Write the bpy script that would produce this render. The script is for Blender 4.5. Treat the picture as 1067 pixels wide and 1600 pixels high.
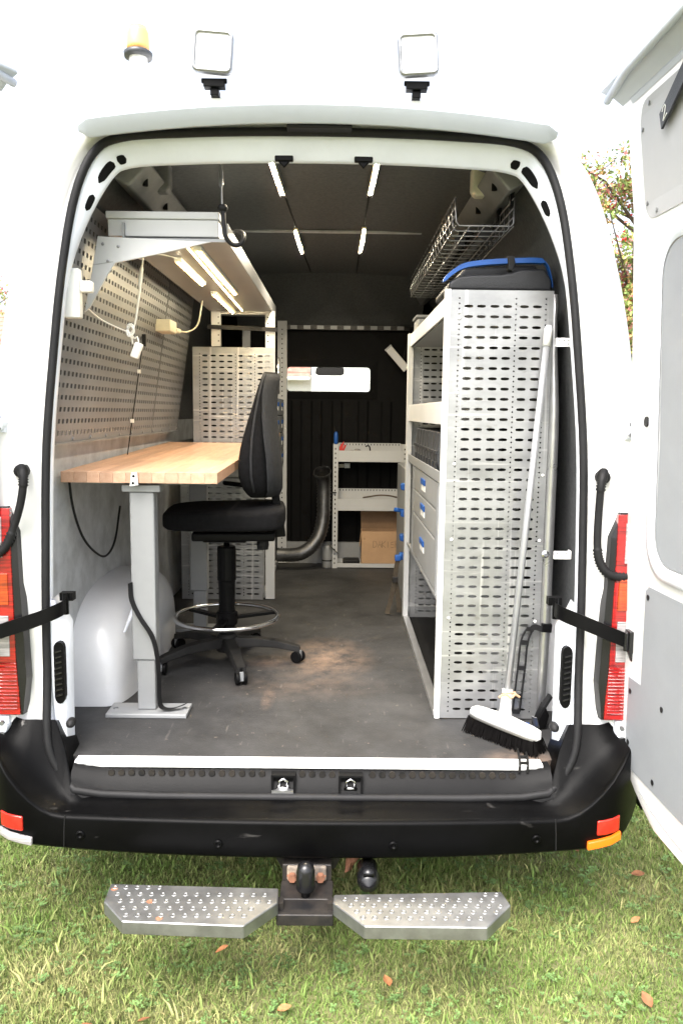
import bpy, bmesh, math, random
import numpy as np
from mathutils import Vector, Matrix
random.seed(7)
for o in list(bpy.data.objects): bpy.data.objects.remove(o)
SC = bpy.context.scene
COL = SC.collection
R = math.radians

# ------------------------------------------------------------------ camera, sky, sun, exposure
cam = bpy.data.cameras.new('camera'); co = bpy.data.objects.new('camera', cam); COL.objects.link(co)
SC.camera = co
cam.sensor_fit = 'VERTICAL'; cam.sensor_height = 24; cam.lens = 24 * 1240 / 1600
cam.clip_start = .02; cam.clip_end = 600
_p, _y, _r = math.atan(155 / 1240), R(.35), R(.65)
_f = Vector((math.sin(_y) * math.cos(_p), math.cos(_y) * math.cos(_p), -math.sin(_p)))
_x = Vector((math.cos(_y), -math.sin(_y), 0)); _u = _x.cross(_f)
_x2 = _x * math.cos(_r) + _u * math.sin(_r); _u2 = -_x * math.sin(_r) + _u * math.cos(_r)
_m = Matrix((_x2, _u2, -_f)).transposed().to_4x4(); _m.translation = Vector((.065, -2.37, 1.60))
co.matrix_world = _m

SUN_EL, SUN_AZ = R(56), R(-25)          # azimuth measured from behind the camera (-Y), negative = left
w = bpy.data.worlds.new('World'); SC.world = w; w.use_nodes = True
nt = w.node_tree; nt.nodes.clear()
sky = nt.nodes.new('ShaderNodeTexSky'); sky.sky_type = 'NISHITA'; sky.sun_disc = False
sky.sun_elevation = SUN_EL; sky.sun_rotation = R(180) - SUN_AZ
sky.air_density = 1.0; sky.dust_density = 6.0; sky.ozone_density = 1.0
hs = nt.nodes.new('ShaderNodeHueSaturation'); hs.inputs['Saturation'].default_value = .42
bg = nt.nodes.new('ShaderNodeBackground'); bg.inputs['Strength'].default_value = .15
wo = nt.nodes.new('ShaderNodeOutputWorld')
nt.links.new(sky.outputs[0], hs.inputs['Color']); nt.links.new(hs.outputs[0], bg.inputs[0]); nt.links.new(bg.outputs[0], wo.inputs[0])
sl = bpy.data.lights.new('sun', 'SUN'); so = bpy.data.objects.new('sun', sl); COL.objects.link(so)
sl.energy = .75; sl.angle = R(40); sl.color = (1, .98, .95)
_d = Vector((math.sin(SUN_AZ) * math.cos(SUN_EL), -math.cos(SUN_AZ) * math.cos(SUN_EL), math.sin(SUN_EL)))
so.rotation_euler = _d.to_track_quat('Z', 'Y').to_euler()
SC.view_settings.view_transform = 'Standard'; SC.view_settings.look = 'None'
SC.view_settings.exposure = 2.0; SC.view_settings.gamma = 1; SC.view_settings.use_curve_mapping = False
SC.cycles.max_bounces = 8; SC.cycles.diffuse_bounces = 5; SC.cycles.transparent_max_bounces = 12

# ------------------------------------------------------------------ materials
MATS = {}
def mat(name, col, rough=.5, metal=0., var=.12, scale=6., bump=0., bscale=80., coat=0., col2=None, stretch=None, rvar=0., emit=None, estr=0., trans=0., spec=None, objrand=0., attr=None, scuff=()):
    m = bpy.data.materials.new(name); m.use_nodes = True; MATS[name] = m
    n, l = m.node_tree.nodes, m.node_tree.links
    b = n['Principled BSDF']
    b.inputs['Roughness'].default_value = rough; b.inputs['Metallic'].default_value = metal
    if coat: b.inputs['Coat Weight'].default_value = coat; b.inputs['Coat Roughness'].default_value = .12
    if spec is not None: b.inputs['Specular IOR Level'].default_value = spec
    if trans: b.inputs['Transmission Weight'].default_value = trans
    tc = n.new('ShaderNodeTexCoord'); src = tc.outputs['Object']
    mp = n.new('ShaderNodeMapping'); l.new(src, mp.inputs[0])
    if stretch: mp.inputs['Scale'].default_value = stretch
    nz = n.new('ShaderNodeTexNoise'); nz.inputs['Scale'].default_value = scale; nz.inputs['Detail'].default_value = 8; nz.inputs['Roughness'].default_value = .65
    l.new(mp.outputs[0], nz.inputs['Vector'])
    rp = n.new('ShaderNodeValToRGB'); l.new(nz.outputs['Fac'], rp.inputs[0])
    c = Vector(col); c2 = Vector(col2) if col2 else c * (1 - var)
    rp.color_ramp.elements[0].position = .34; rp.color_ramp.elements[1].position = .62
    rp.color_ramp.elements[0].color = (*c2, 1); rp.color_ramp.elements[1].color = (*(c if col2 else c * (1 + var * .4)), 1)
    out = rp.outputs[0]
    for (sc_c, sc_s, lo, hi, sc_st) in scuff:           # rubbed marks, dust and scratches with a shape of their own
        m3 = n.new('ShaderNodeMapping'); m3.inputs['Scale'].default_value = sc_st; m3.inputs['Location'].default_value = (sc_s, 2.3, .7); l.new(src, m3.inputs[0])
        n3 = n.new('ShaderNodeTexNoise'); n3.inputs['Scale'].default_value = sc_s; n3.inputs['Detail'].default_value = 6; n3.inputs['Distortion'].default_value = .4; l.new(m3.outputs[0], n3.inputs['Vector'])
        r3 = n.new('ShaderNodeMapRange'); r3.inputs[1].default_value = lo; r3.inputs[2].default_value = hi; l.new(n3.outputs['Fac'], r3.inputs[0])
        x3 = n.new('ShaderNodeMix'); x3.data_type = 'RGBA'; l.new(r3.outputs[0], x3.inputs[0]); l.new(out, x3.inputs[6]); x3.inputs[7].default_value = (*sc_c, 1); out = x3.outputs[2]
    if attr:
        a = n.new('ShaderNodeAttribute'); a.attribute_name = attr
        mx = n.new('ShaderNodeMix'); mx.data_type = 'RGBA'; mx.blend_type = 'MULTIPLY'; mx.inputs[0].default_value = 1
        l.new(out, mx.inputs[6]); l.new(a.outputs['Color'], mx.inputs[7]); out = mx.outputs[2]
    if objrand:
        oi = n.new('ShaderNodeObjectInfo'); h = n.new('ShaderNodeHueSaturation')
        ma = n.new('ShaderNodeMapRange'); ma.inputs[3].default_value = 1 - objrand; ma.inputs[4].default_value = 1 + objrand
        l.new(oi.outputs['Random'], ma.inputs[0]); l.new(ma.outputs[0], h.inputs['Value']); l.new(out, h.inputs['Color']); out = h.outputs[0]
    l.new(out, b.inputs['Base Color'])
    if rvar:
        mr = n.new('ShaderNodeMapRange'); mr.inputs[3].default_value = max(.03, rough - rvar); mr.inputs[4].default_value = min(1, rough + rvar)
        l.new(nz.outputs['Fac'], mr.inputs[0]); l.new(mr.outputs[0], b.inputs['Roughness'])
    if bump:
        n2 = n.new('ShaderNodeTexNoise'); n2.inputs['Scale'].default_value = bscale; n2.inputs['Detail'].default_value = 4; l.new(mp.outputs[0], n2.inputs['Vector'])
        bp = n.new('ShaderNodeBump'); bp.inputs['Strength'].default_value = bump; bp.inputs['Distance'].default_value = .01
        l.new(n2.outputs['Fac'], bp.inputs['Height']); l.new(bp.outputs[0], b.inputs['Normal'])
    if emit: b.inputs['Emission Color'].default_value = (*emit, 1); b.inputs['Emission Strength'].default_value = estr
    return m

mat('paint', (.80, .80, .79), .28, coat=.6, var=.03, scale=2.5)
mat('paint_inner', (.78, .82, .90), .38, var=.06, scale=5, coat=.3)  # cool tint put into the white cancels the yellow-green bounce from grass
mat('black_plastic', (.0045, .0045, .0048), .38, var=.35, scale=7, bump=.12, bscale=420, rvar=.08, spec=.10)
mat('bumper_plastic', (.0022, .0022, .0024), .36, var=.3, scale=7, bump=.1, bscale=420, rvar=.1, spec=.07, scuff=(((.05,.048,.046), 9, .70, .82, (1, 3, 3)), ((.13,.125,.12), 5, .72, .76, (1.2, 6, 6))))
mat('arch_white', (.68, .69, .71), .3, var=.06, scale=5, coat=.3)
mat('door_light', (.40, .405, .41), .5, var=.04)
mat('reflector_red', (.50, .02, .012), .2, var=.2, scale=90, coat=.8)
mat('black_gloss', (.008, .008, .009), .25, var=.2)
mat('rubber', (.010, .010, .011), .6, var=.3, scale=12, spec=.3)
mat('lip_shade_trim', (.50, .54, .60), .45, var=.05, scale=5)  # roof lip's shade darkened and cooled into its colour; also grey door trim
mat('perf_steel', (.40, .405, .41), .36, metal=.7, var=.2, scale=5, rvar=.12, stretch=(1, 1, 2), bump=.05, bscale=5, scuff=(((.70,.70,.69), 5, .60, .72, (.5, 1, 9)), ((.66,.66,.66), 4, .62, .70, (9, 1, .25)), ((.25,.24,.22), 14, .66, .76, (1, 1, 1.5))))
mat('perf_peg', (.215, .222, .235), .45, metal=.4, var=.2, scale=3, rvar=.1)
mat('alu', (.62, .62, .62), .3, metal=.9, var=.12, scale=9, rvar=.1)
mat('alu_white', (.80, .80, .79), .5, metal=.0, var=.05, scale=9)
mat('powder_white', (.52, .53, .54), .45, var=.05, scale=6)
mat('powder_grey', (.27, .278, .285), .42, metal=.1, var=.07, scale=6)
mat('galv', (.31, .315, .32), .38, metal=.85, var=.25, scale=14, rvar=.12)
mat('rail_grey', (.20, .20, .20), .5, metal=.2, var=.2, scale=9)
mat('felt_dark', (.132, .136, .140), .95, var=.16, scale=70, bump=.6, bscale=500, spec=.1)
mat('felt_grey', (.56, .575, .59), .95, var=.22, scale=9, bump=.5, bscale=500, spec=.1)
mat('bulk_black', (.0045, .0045, .0048), .7, spec=.12, var=.3, scale=10)
mat('door_grey', (.265, .28, .30), .5, var=.05, scale=7, bump=.04, bscale=200)
mat('cardboard', (.52, .33, .19), .85, var=.1, scale=8, bump=.05)
mat('cardboard_dark', (.40, .25, .14), .85, var=.12, scale=8)
mat('fabric', (.008, .008, .009), .95, var=.3, scale=60, bump=.5, bscale=700, spec=.15)
mat('fabric_grey', (.030, .031, .034), .9, var=.2, scale=60, bump=.4, bscale=700, spec=.2)
mat('dusty_plastic', (.012, .0115, .011), .65, spec=.25, var=.45, scale=16)
mat('chrome', (.75, .75, .76), .16, metal=1, var=.08, scale=20, rvar=.08)
mat('duct', (.21, .21, .21), .42, metal=1, var=.25, scale=25, rvar=.1)
mat('basket_wire', (.27, .27, .27), .34, metal=.9, var=.2, scale=30)
mat('blue', (.012, .085, .34), .4, var=.15)
mat('blue_pale', (.10, .30, .62), .8, var=.3, scale=60)
mat('case_black', (.018, .019, .022), .5, var=.25, scale=10, bump=.15, bscale=250)
mat('bin_dark', (.045, .048, .053), .35, var=.2, scale=12)
mat('strap_brown', (.06, .046, .03), .9, var=.3, scale=50)
mat('white_plastic', (.82, .82, .80), .4, var=.04)
mat('yellowed', (.70, .66, .52), .45, var=.1, scale=12)
mat('red', (.62, .03, .02), .3, var=.1)
mat('lens_red', (.34, .007, .006), .08, var=.65, scale=5, stretch=(2, 2, 26), coat=1)
mat('lens_orange', (.46, .055, .006), .08, var=.6, scale=5, stretch=(2, 2, 26), coat=1)
mat('lens_clear', (.38, .36, .36), .08, var=.5, scale=5, stretch=(2, 2, 26), coat=1)
mat('amber_lit', (.22, .03, .003), .3, emit=(1, .13, .006), estr=.8)
mat('amber', (1, .50, .16), .2, coat=.6)
mat('led_warm', (1, .9, .7), .4, emit=(1, .87, .65), estr=1600)
mat('led_edge', (.9, .7, .4), .5, emit=(1, .68, .26), estr=.34)
mat('led_dot', (1, .9, .7), .4, emit=(1, .75, .35), estr=9)
mat('led_white', (1, .97, .9), .4, emit=(1, .86, .58), estr=38)
mat('rust', (.26, .115, .065), .85, var=.4, scale=40, bump=.3, bscale=150)
mat('rust_pale', (.34, .27, .20), .8, var=.4, scale=25, col2=(.10, .085, .075))
mat('bristle', (.005, .0045, .0045), .95, var=.3, scale=200, spec=.05)
mat('pole_grey', (.40, .41, .42), .35, metal=.5, var=.08, scale=12)
mat('soil', (.19, .18, .08), .95, var=.5, scale=9, col2=(.10, .12, .045))
mat('grass', (1, 1, 1), .7, var=.1, scale=2, attr='tint', spec=.2)
mat('leaf', (1, 1, 1), .6, var=.1, scale=8, attr='tint', spec=.2)
mat('dry_leaf', (.36, .15, .06), .75, var=.35, scale=40, objrand=.35)
mat('bark', (.12, .09, .065), .9, var=.4, scale=14, bump=.4, bscale=40)
mat('render_white', (.72, .71, .69), .9, var=.06)
mat('roof_tile', (.42, .20, .15), .85, var=.3, scale=5)
mat('tyre', (.02, .02, .02), .85)
mat('dirt_metal', (.010, .010, .011), .4, var=.5, scale=18, col2=(.035, .030, .026), rvar=.15, spec=.3)
mat('lens_white', (.85, .86, .87), .15, var=.05, coat=.7)
mat('pencil', (.12, .09, .06), .9)

def mat_floor():
    m = bpy.data.materials.new('floor_ply'); m.use_nodes = True; MATS['floor_ply'] = m
    n, l = m.node_tree.nodes, m.node_tree.links; b = n['Principled BSDF']
    tc = n.new('ShaderNodeTexCoord')
    def noise(s, d=8, r=.6, st=None):
        z = n.new('ShaderNodeTexNoise'); z.inputs['Scale'].default_value = s; z.inputs['Detail'].default_value = d; z.inputs['Roughness'].default_value = r
        if st:
            mp = n.new('ShaderNodeMapping'); mp.inputs['Scale'].default_value = st; l.new(tc.outputs['Object'], mp.inputs[0]); l.new(mp.outputs[0], z.inputs['Vector'])
        else: l.new(tc.outputs['Object'], z.inputs['Vector'])
        return z.outputs['Fac']
    def ramp(f, a, c, pa, pb):
        r = n.new('ShaderNodeValToRGB'); l.new(f, r.inputs[0]); e = r.color_ramp.elements
        e[0].position = pa; e[1].position = pb; e[0].color = (*a, 1); e[1].color = (*c, 1); return r.outputs[0]
    def mix(f, a, c):
        x = n.new('ShaderNodeMix'); x.data_type = 'RGBA'
        l.new(f, x.inputs[0]); l.new(a, x.inputs[6])
        if isinstance(c, tuple): x.inputs[7].default_value = (*c, 1)
        else: l.new(c, x.inputs[7])
        return x.outputs[2]
    base = ramp(noise(3.2, 10, .7), (.019, .019, .0195), (.058, .0575, .058), .33, .70)
    def blob(cx, cy, rx, ry, amt):                      # dusty wood-coloured scuffs left by feet and castors
        mp = n.new('ShaderNodeMapping'); mp.vector_type = 'POINT'; mp.inputs['Location'].default_value = (-cx / rx, -cy / ry, 0); mp.inputs['Scale'].default_value = (1 / rx, 1 / ry, 0)
        l.new(tc.outputs['Object'], mp.inputs[0])
        ln = n.new('ShaderNodeVectorMath'); ln.operation = 'LENGTH'; l.new(mp.outputs[0], ln.inputs[0])
        mr = n.new('ShaderNodeMapRange'); mr.inputs[1].default_value = 1; mr.inputs[2].default_value = .1; mr.inputs[3].default_value = 0; mr.inputs[4].default_value = amt; l.new(ln.outputs['Value'], mr.inputs[0])
        nz = ramp(noise(13, 10, .75), (0, 0, 0), (1, 1, 1), .36, .62)
        mu = n.new('ShaderNodeMath'); mu.operation = 'MULTIPLY'; l.new(mr.outputs[0], mu.inputs[0]); l.new(nz, mu.inputs[1]); return mu.outputs[0]
    c = base
    for a in ((.02, .95, .24, .34, .95), (-.22, .88, .10, .12, .7), (-.05, .6, .35, .2, .25), (.66, -.05, .16, .10, .8), (-.18, .45, .03, .13, .6)):
        c = mix(blob(*a), c, (.21, .145, .105))
    scr = ramp(noise(5, 3, .5, (14, 2.2, 1)), (0, 0, 0), (.3, .3, .3), .66, .78)
    c = mix(scr, c, (.20, .185, .17))
    speck = ramp(noise(55, 2, .5), (0, 0, 0), (.4, .4, .4), .72, .76)
    c = mix(speck, c, (.28, .23, .18))
    l.new(c, b.inputs['Base Color']); b.inputs['Roughness'].default_value = .55
    mr = n.new('ShaderNodeMapRange'); b.inputs['Specular IOR Level'].default_value = .3; mr.inputs[3].default_value = .45; mr.inputs[4].default_value = .8; l.new(noise(4, 8), mr.inputs[0]); l.new(mr.outputs[0], b.inputs['Roughness'])
    bp = n.new('ShaderNodeBump'); bp.inputs['Strength'].default_value = .12; bp.inputs['Distance'].default_value = .01; l.new(noise(160, 3), bp.inputs['Height']); l.new(bp.outputs[0], b.inputs['Normal'])
mat_floor()

def mat_wood():
    m = bpy.data.materials.new('beech'); m.use_nodes = True; MATS['beech'] = m
    n, l = m.node_tree.nodes, m.node_tree.links; b = n['Principled BSDF']
    tc = n.new('ShaderNodeTexCoord'); oi = n.new('ShaderNodeObjectInfo')
    add = n.new('ShaderNodeVectorMath'); add.operation = 'ADD'; sc = n.new('ShaderNodeVectorMath'); sc.operation = 'SCALE'; sc.inputs[0].default_value = (3, 7, 2)
    l.new(oi.outputs['Random'], sc.inputs['Scale']); l.new(tc.outputs['Object'], add.inputs[0]); l.new(sc.outputs[0], add.inputs[1])
    mp = n.new('ShaderNodeMapping'); mp.inputs['Scale'].default_value = (9, 1, 9); l.new(add.outputs[0], mp.inputs[0])
    z = n.new('ShaderNodeTexNoise'); z.inputs['Scale'].default_value = 5; z.inputs['Detail'].default_value = 9; z.inputs['Roughness'].default_value = .7; l.new(mp.outputs[0], z.inputs['Vector'])
    r = n.new('ShaderNodeValToRGB'); e = r.color_ramp.elements; e[0].position = .3; e[1].position = .7; e[0].color = (.45, .25, .155, 1); e[1].color = (.59, .385, .27, 1); l.new(z.outputs['Fac'], r.inputs[0])
    # each stave is finger-jointed from shorter lengths of differing tone
    sp = n.new('ShaderNodeSeparateXYZ'); l.new(add.outputs[0], sp.inputs[0])
    fl = n.new('ShaderNodeMath'); fl.operation = 'MULTIPLY'; fl.inputs[1].default_value = 2.7; l.new(sp.outputs[1], fl.inputs[0])
    wn = n.new('ShaderNodeTexWhiteNoise'); wn.noise_dimensions = '2D'
    f2 = n.new('ShaderNodeMath'); f2.operation = 'FLOOR'; l.new(fl.outputs[0], f2.inputs[0])
    cb = n.new('ShaderNodeCombineXYZ'); l.new(f2.outputs[0], cb.inputs[0]); l.new(oi.outputs['Random'], cb.inputs[1]); l.new(cb.outputs[0], wn.inputs['Vector'])
    mr = n.new('ShaderNodeMapRange'); mr.inputs[3].default_value = .84; mr.inputs[4].default_value = 1.12; l.new(wn.outputs['Value'], mr.inputs[0])
    h = n.new('ShaderNodeHueSaturation'); l.new(mr.outputs[0], h.inputs['Value']); l.new(r.outputs[0], h.inputs['Color'])
    l.new(h.outputs[0], b.inputs['Base Color']); b.inputs['Roughness'].default_value = .42; b.inputs['Coat Weight'].default_value = .15
mat_wood()

def mat_glass():
    m = bpy.data.materials.new('glass'); m.use_nodes = True; MATS['glass'] = m
    n, l = m.node_tree.nodes, m.node_tree.links; n.clear()
    t = n.new('ShaderNodeBsdfTransparent'); t.inputs[0].default_value = (.93, .95, .95, 1); g = n.new('ShaderNodeBsdfGlossy'); g.inputs['Roughness'].default_value = .02
    x = n.new('ShaderNodeMixShader'); x.inputs[0].default_value = .06; o = n.new('ShaderNodeOutputMaterial')
    l.new(t.outputs[0], x.inputs[1]); l.new(g.outputs[0], x.inputs[2]); l.new(x.outputs[0], o.inputs[0])
mat_glass()

# ------------------------------------------------------------------ mesh helpers
def V(*a): return Vector(a)
class MB:
    def __init__(s): s.v = []; s.f = []
    def add(s, vs, fs):
        k = len(s.v); s.v += [tuple(p) for p in vs]; s.f += [tuple(i + k for i in f) for f in fs]; return s
    def box(s, a, b):
        x0, y0, z0 = (min(a[i], b[i]) for i in range(3)); x1, y1, z1 = (max(a[i], b[i]) for i in range(3))
        return s.add([(x0,y0,z0),(x1,y0,z0),(x1,y1,z0),(x0,y1,z0),(x0,y0,z1),(x1,y0,z1),(x1,y1,z1),(x0,y1,z1)],
                     [(3,2,1,0),(4,5,6,7),(0,1,5,4),(1,2,6,5),(2,3,7,6),(3,0,4,7)])
    def bar(s, p0, p1, wd, h, up=(0,0,1)):
        p0, p1 = Vector(p0), Vector(p1); d = (p1 - p0).normalized(); u = Vector(up)
        x = d.cross(u)
        if x.length < 1e-4: x = d.cross(Vector((1,0,0)))
        x.normalize(); u = x.cross(d); vs = []
        for p in (p0, p1):
            for a, b in ((-1,-1),(1,-1),(1,1),(-1,1)): vs.append(p + x * a * wd / 2 + u * b * h / 2)
        return s.add(vs, [(3,2,1,0),(4,5,6,7),(0,1,5,4),(1,2,6,5),(2,3,7,6),(3,0,4,7)])
    def tube(s, path, r, seg=8, caps=True, closed=False):
        P = [Vector(p) for p in path]; n = len(P); rs = r if isinstance(r, (list, tuple)) else [r] * n
        ref = None; vs = []
        for i, p in enumerate(P):
            a = P[(i - 1) % n] if (closed or i > 0) else P[i]; b = P[(i + 1) % n] if (closed or i < n - 1) else P[i]
            d = (b - a)
            d = d.normalized() if d.length > 1e-9 else Vector((0,0,1))
            if ref is None: ref = Vector((0,0,1)) if abs(d.z) < .9 else Vector((1,0,0))
            x = d.cross(ref); x.normalize(); y = x.cross(d); ref = -(d.cross(x)) if False else y
            for k in range(seg):
                t = 2 * math.pi * k / seg; vs.append(p + (x * math.cos(t) + y * math.sin(t)) * rs[i])
        fs = []
        m = n if closed else n - 1
        for i in range(m):
            for k in range(seg):
                a = i * seg + k; b = i * seg + (k + 1) % seg; c = ((i + 1) % n) * seg; fs.append((a, b, c + (k + 1) % seg, c + k))
        if caps and not closed: fs += [tuple(range(seg))[::-1], tuple(range((n - 1) * seg, n * seg))]
        return s.add(vs, fs)
    def cyl(s, p0, p1, r0, r1=None, seg=16): return s.tube([p0, p1], [r0, r0 if r1 is None else r1], seg)
    def lathe(s, c, prof, seg=24, axis='Z'):
        vs = []; n = len(prof)
        for r, h in prof:
            for k in range(seg):
                t = 2 * math.pi * k / seg; a, b = r * math.cos(t), r * math.sin(t)
                q = {'Z': (a, b, h), 'Y': (a, h, b), 'X': (h, a, b)}[axis]; vs.append((c[0] + q[0], c[1] + q[1], c[2] + q[2]))
        fs = [(i*seg+k, i*seg+(k+1)%seg, (i+1)*seg+(k+1)%seg, (i+1)*seg+k) for i in range(n-1) for k in range(seg)]
        fs += [tuple(range(seg))[::-1], tuple(range((n-1)*seg, n*seg))]
        return s.add(vs, fs)
    def prism(s, poly, ext):
        n = len(poly); e = Vector(ext); P = [Vector(p) for p in poly]
        return s.add(P + [p + e for p in P], [tuple(range(n))[::-1], tuple(range(n, 2*n))] + [(i, (i+1)%n, n+(i+1)%n, n+i) for i in range(n)])
    def grid(s, rows, closed=False):
        n, m = len(rows), len(rows[0]); vs = [p for r in rows for p in r]
        fs = [(i*m+k, i*m+(k+1)%m, (i+1)*m+(k+1)%m, (i+1)*m+k) for i in range(n-1) for k in range(m if closed else m-1)]
        return s.add(vs, fs)
    def slabgrid(s, rows, off):
        """grid with thickness: off = vector or function(point)->vector"""
        o = off if callable(off) else (lambda p: Vector(off))
        n, m = len(rows), len(rows[0]); back = [[Vector(p) + o(p) for p in r] for r in rows]
        k = len(s.v); s.grid(rows); s.grid(back)
        N = n * m; per = [(0, j) for j in range(m)] + [(i, m-1) for i in range(1, n)] + [(n-1, j) for j in range(m-2, -1, -1)] + [(i, 0) for i in range(n-2, 0, -1)]
        ids = [i*m+j for i, j in per]
        for a in range(len(ids)):
            b = (a + 1) % len(ids); s.f.append((k+ids[a], k+ids[b], k+N+ids[b], k+N+ids[a]))
        return s
def obj(name, mb, m, parent=None, smooth=False, bevel=0., solid=0., sub=0, wn=False, segs=2):
    me = bpy.data.meshes.new(name); me.from_pydata([tuple(p) for p in mb.v], [], mb.f); me.update()
    bm = bmesh.new(); bm.from_mesh(me); bmesh.ops.recalc_face_normals(bm, faces=bm.faces); bm.to_mesh(me); bm.free()
    me.materials.append(MATS[m])
    o = bpy.data.objects.new(name, me); COL.objects.link(o)
    if smooth: me.polygons.foreach_set('use_smooth', [True] * len(me.polygons))
    if solid: d = o.modifiers.new('solid', 'SOLIDIFY'); d.thickness = solid; d.offset = 0
    if bevel: d = o.modifiers.new('bevel', 'BEVEL'); d.width = bevel; d.segments = segs; d.limit_method = 'ANGLE'; d.angle_limit = R(35)
    if bevel and segs > 1: me.polygons.foreach_set('use_smooth', [True] * len(me.polygons)); wn = True
    if wn: d = o.modifiers.new('wn', 'WEIGHTED_NORMAL'); d.keep_sharp = True
    if sub: d = o.modifiers.new('sub', 'SUBSURF'); d.levels = d.render_levels = sub
    if parent is not None: attach(o, parent)
    return o
def attach(o, parent):
    o.parent = parent; M = Matrix.Identity(4); q = parent
    while q is not None:
        M = (q.matrix_parent_inverse @ Matrix.LocRotScale(q.location, q.rotation_euler, q.scale)) @ M if q.parent else Matrix.LocRotScale(q.location, q.rotation_euler, q.scale) @ M
        q = q.parent
    o.matrix_parent_inverse = M.inverted()
def tag(o, label=None, cat=None, group=None, kind=None):
    if label: o['label'] = label
    if cat: o['category'] = cat
    if group: o['group'] = group
    if kind: o['kind'] = kind
    return o
def thing(name, label, cat, loc=(0,0,0), group=None):
    o = bpy.data.objects.new(name, None); COL.objects.link(o); o.location = loc; o.empty_display_size = .05
    return tag(o, label, cat, group)
def lerp(tab, z):
    if z <= tab[0][0]: return tab[0][1]
    for (a, va), (b, vb) in zip(tab, tab[1:]):
        if z <= b: return va + (vb - va) * (z - a) / (b - a)
    return tab[-1][1]
def sstep(a, b, x):
    t = min(1, max(0, (x - a) / (b - a))); return t * t * (3 - 2 * t)
def catmull(P, n):
    P = [Vector(p) for p in P]; Q = [P[0] * 2 - P[1]] + P + [P[-1] * 2 - P[-2]]; out = []
    for i in range(1, len(Q) - 2):
        for k in range(n):
            t = k / n; a, b, c, d = Q[i-1], Q[i], Q[i+1], Q[i+2]
            out.append(.5 * ((2*b) + (c-a)*t + (2*a-5*b+4*c-d)*t*t + (3*b-a-3*c+d)*t**3))
    return out + [P[-1]]
def perf(mb, o, u, v, W, H, bands, pitch, z0=None):
    """perforated sheet: bands = [(u0,u1,kind,holew,holeh)] covering the width; kind slot|dot|plain"""
    o, u, v = Vector(o), Vector(u), Vector(v); at = lambda a, b: o + u * a + v * b
    m = z0 if z0 is not None else pitch * .5
    for (a, b, kind, hw, hh) in bands:
        if kind == 'plain': mb.add([at(a,0), at(b,0), at(b,H), at(a,H)], [(0,1,2,3)]); continue
        p = pitch / 2 if kind == 'dot' else pitch
        n = int((H - 2 * m) / p + 1e-6); top = m + n * p
        mb.add([at(a,0), at(b,0), at(b,m), at(a,m)], [(0,1,2,3)]); mb.add([at(a,top), at(b,top), at(b,H), at(a,H)], [(0,1,2,3)])
        for i in range(n):
            c0, c1 = m + i * p, m + (i + 1) * p; cx, cz = (a + b) / 2, (c0 + c1) / 2; x, y = hw / 2, hh / 2
            k = .3 * hh if kind == 'slot' else (.29 * hh if kind == 'dot' else .06 * hh); ky = y * .75 if kind == 'slot' else (y * .72 if kind == 'dot' else y)
            out = [(a,c0),(cx,c0),(b,c0),(b,cz),(b,c1),(cx,c1),(a,c1),(a,cz)]
            inn = [(cx-x+k,cz-ky),(cx,cz-y),(cx+x-k,cz-ky),(cx+x,cz),(cx+x-k,cz+ky),(cx,cz+y),(cx-x+k,cz+ky),(cx-x,cz)]
            mb.add([at(*q) for q in out] + [at(*q) for q in inn], [(j, (j+1)%8, 8+(j+1)%8, 8+j) for j in range(8)])
    return mb
def bands_for(W, dots, slots, sw, dw=.018, cw=None):
    """dots/slots: centre positions along the width"""
    ev = [(d - dw/2, d + dw/2, 'dot', .0065, .0065) for d in dots] + [(c - (cw or sw+.008)/2, c + (cw or sw+.008)/2, 'slot', sw, .0100) for c in slots]
    ev.sort(); out = []; x = 0
    for e in ev:
        if e[0] > x + 1e-5: out.append((x, e[0], 'plain', 0, 0))
        out.append((max(x, e[0]), *e[1:])); x = e[1]
    if x < W: out.append((x, W, 'plain', 0, 0))
    return out

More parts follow.
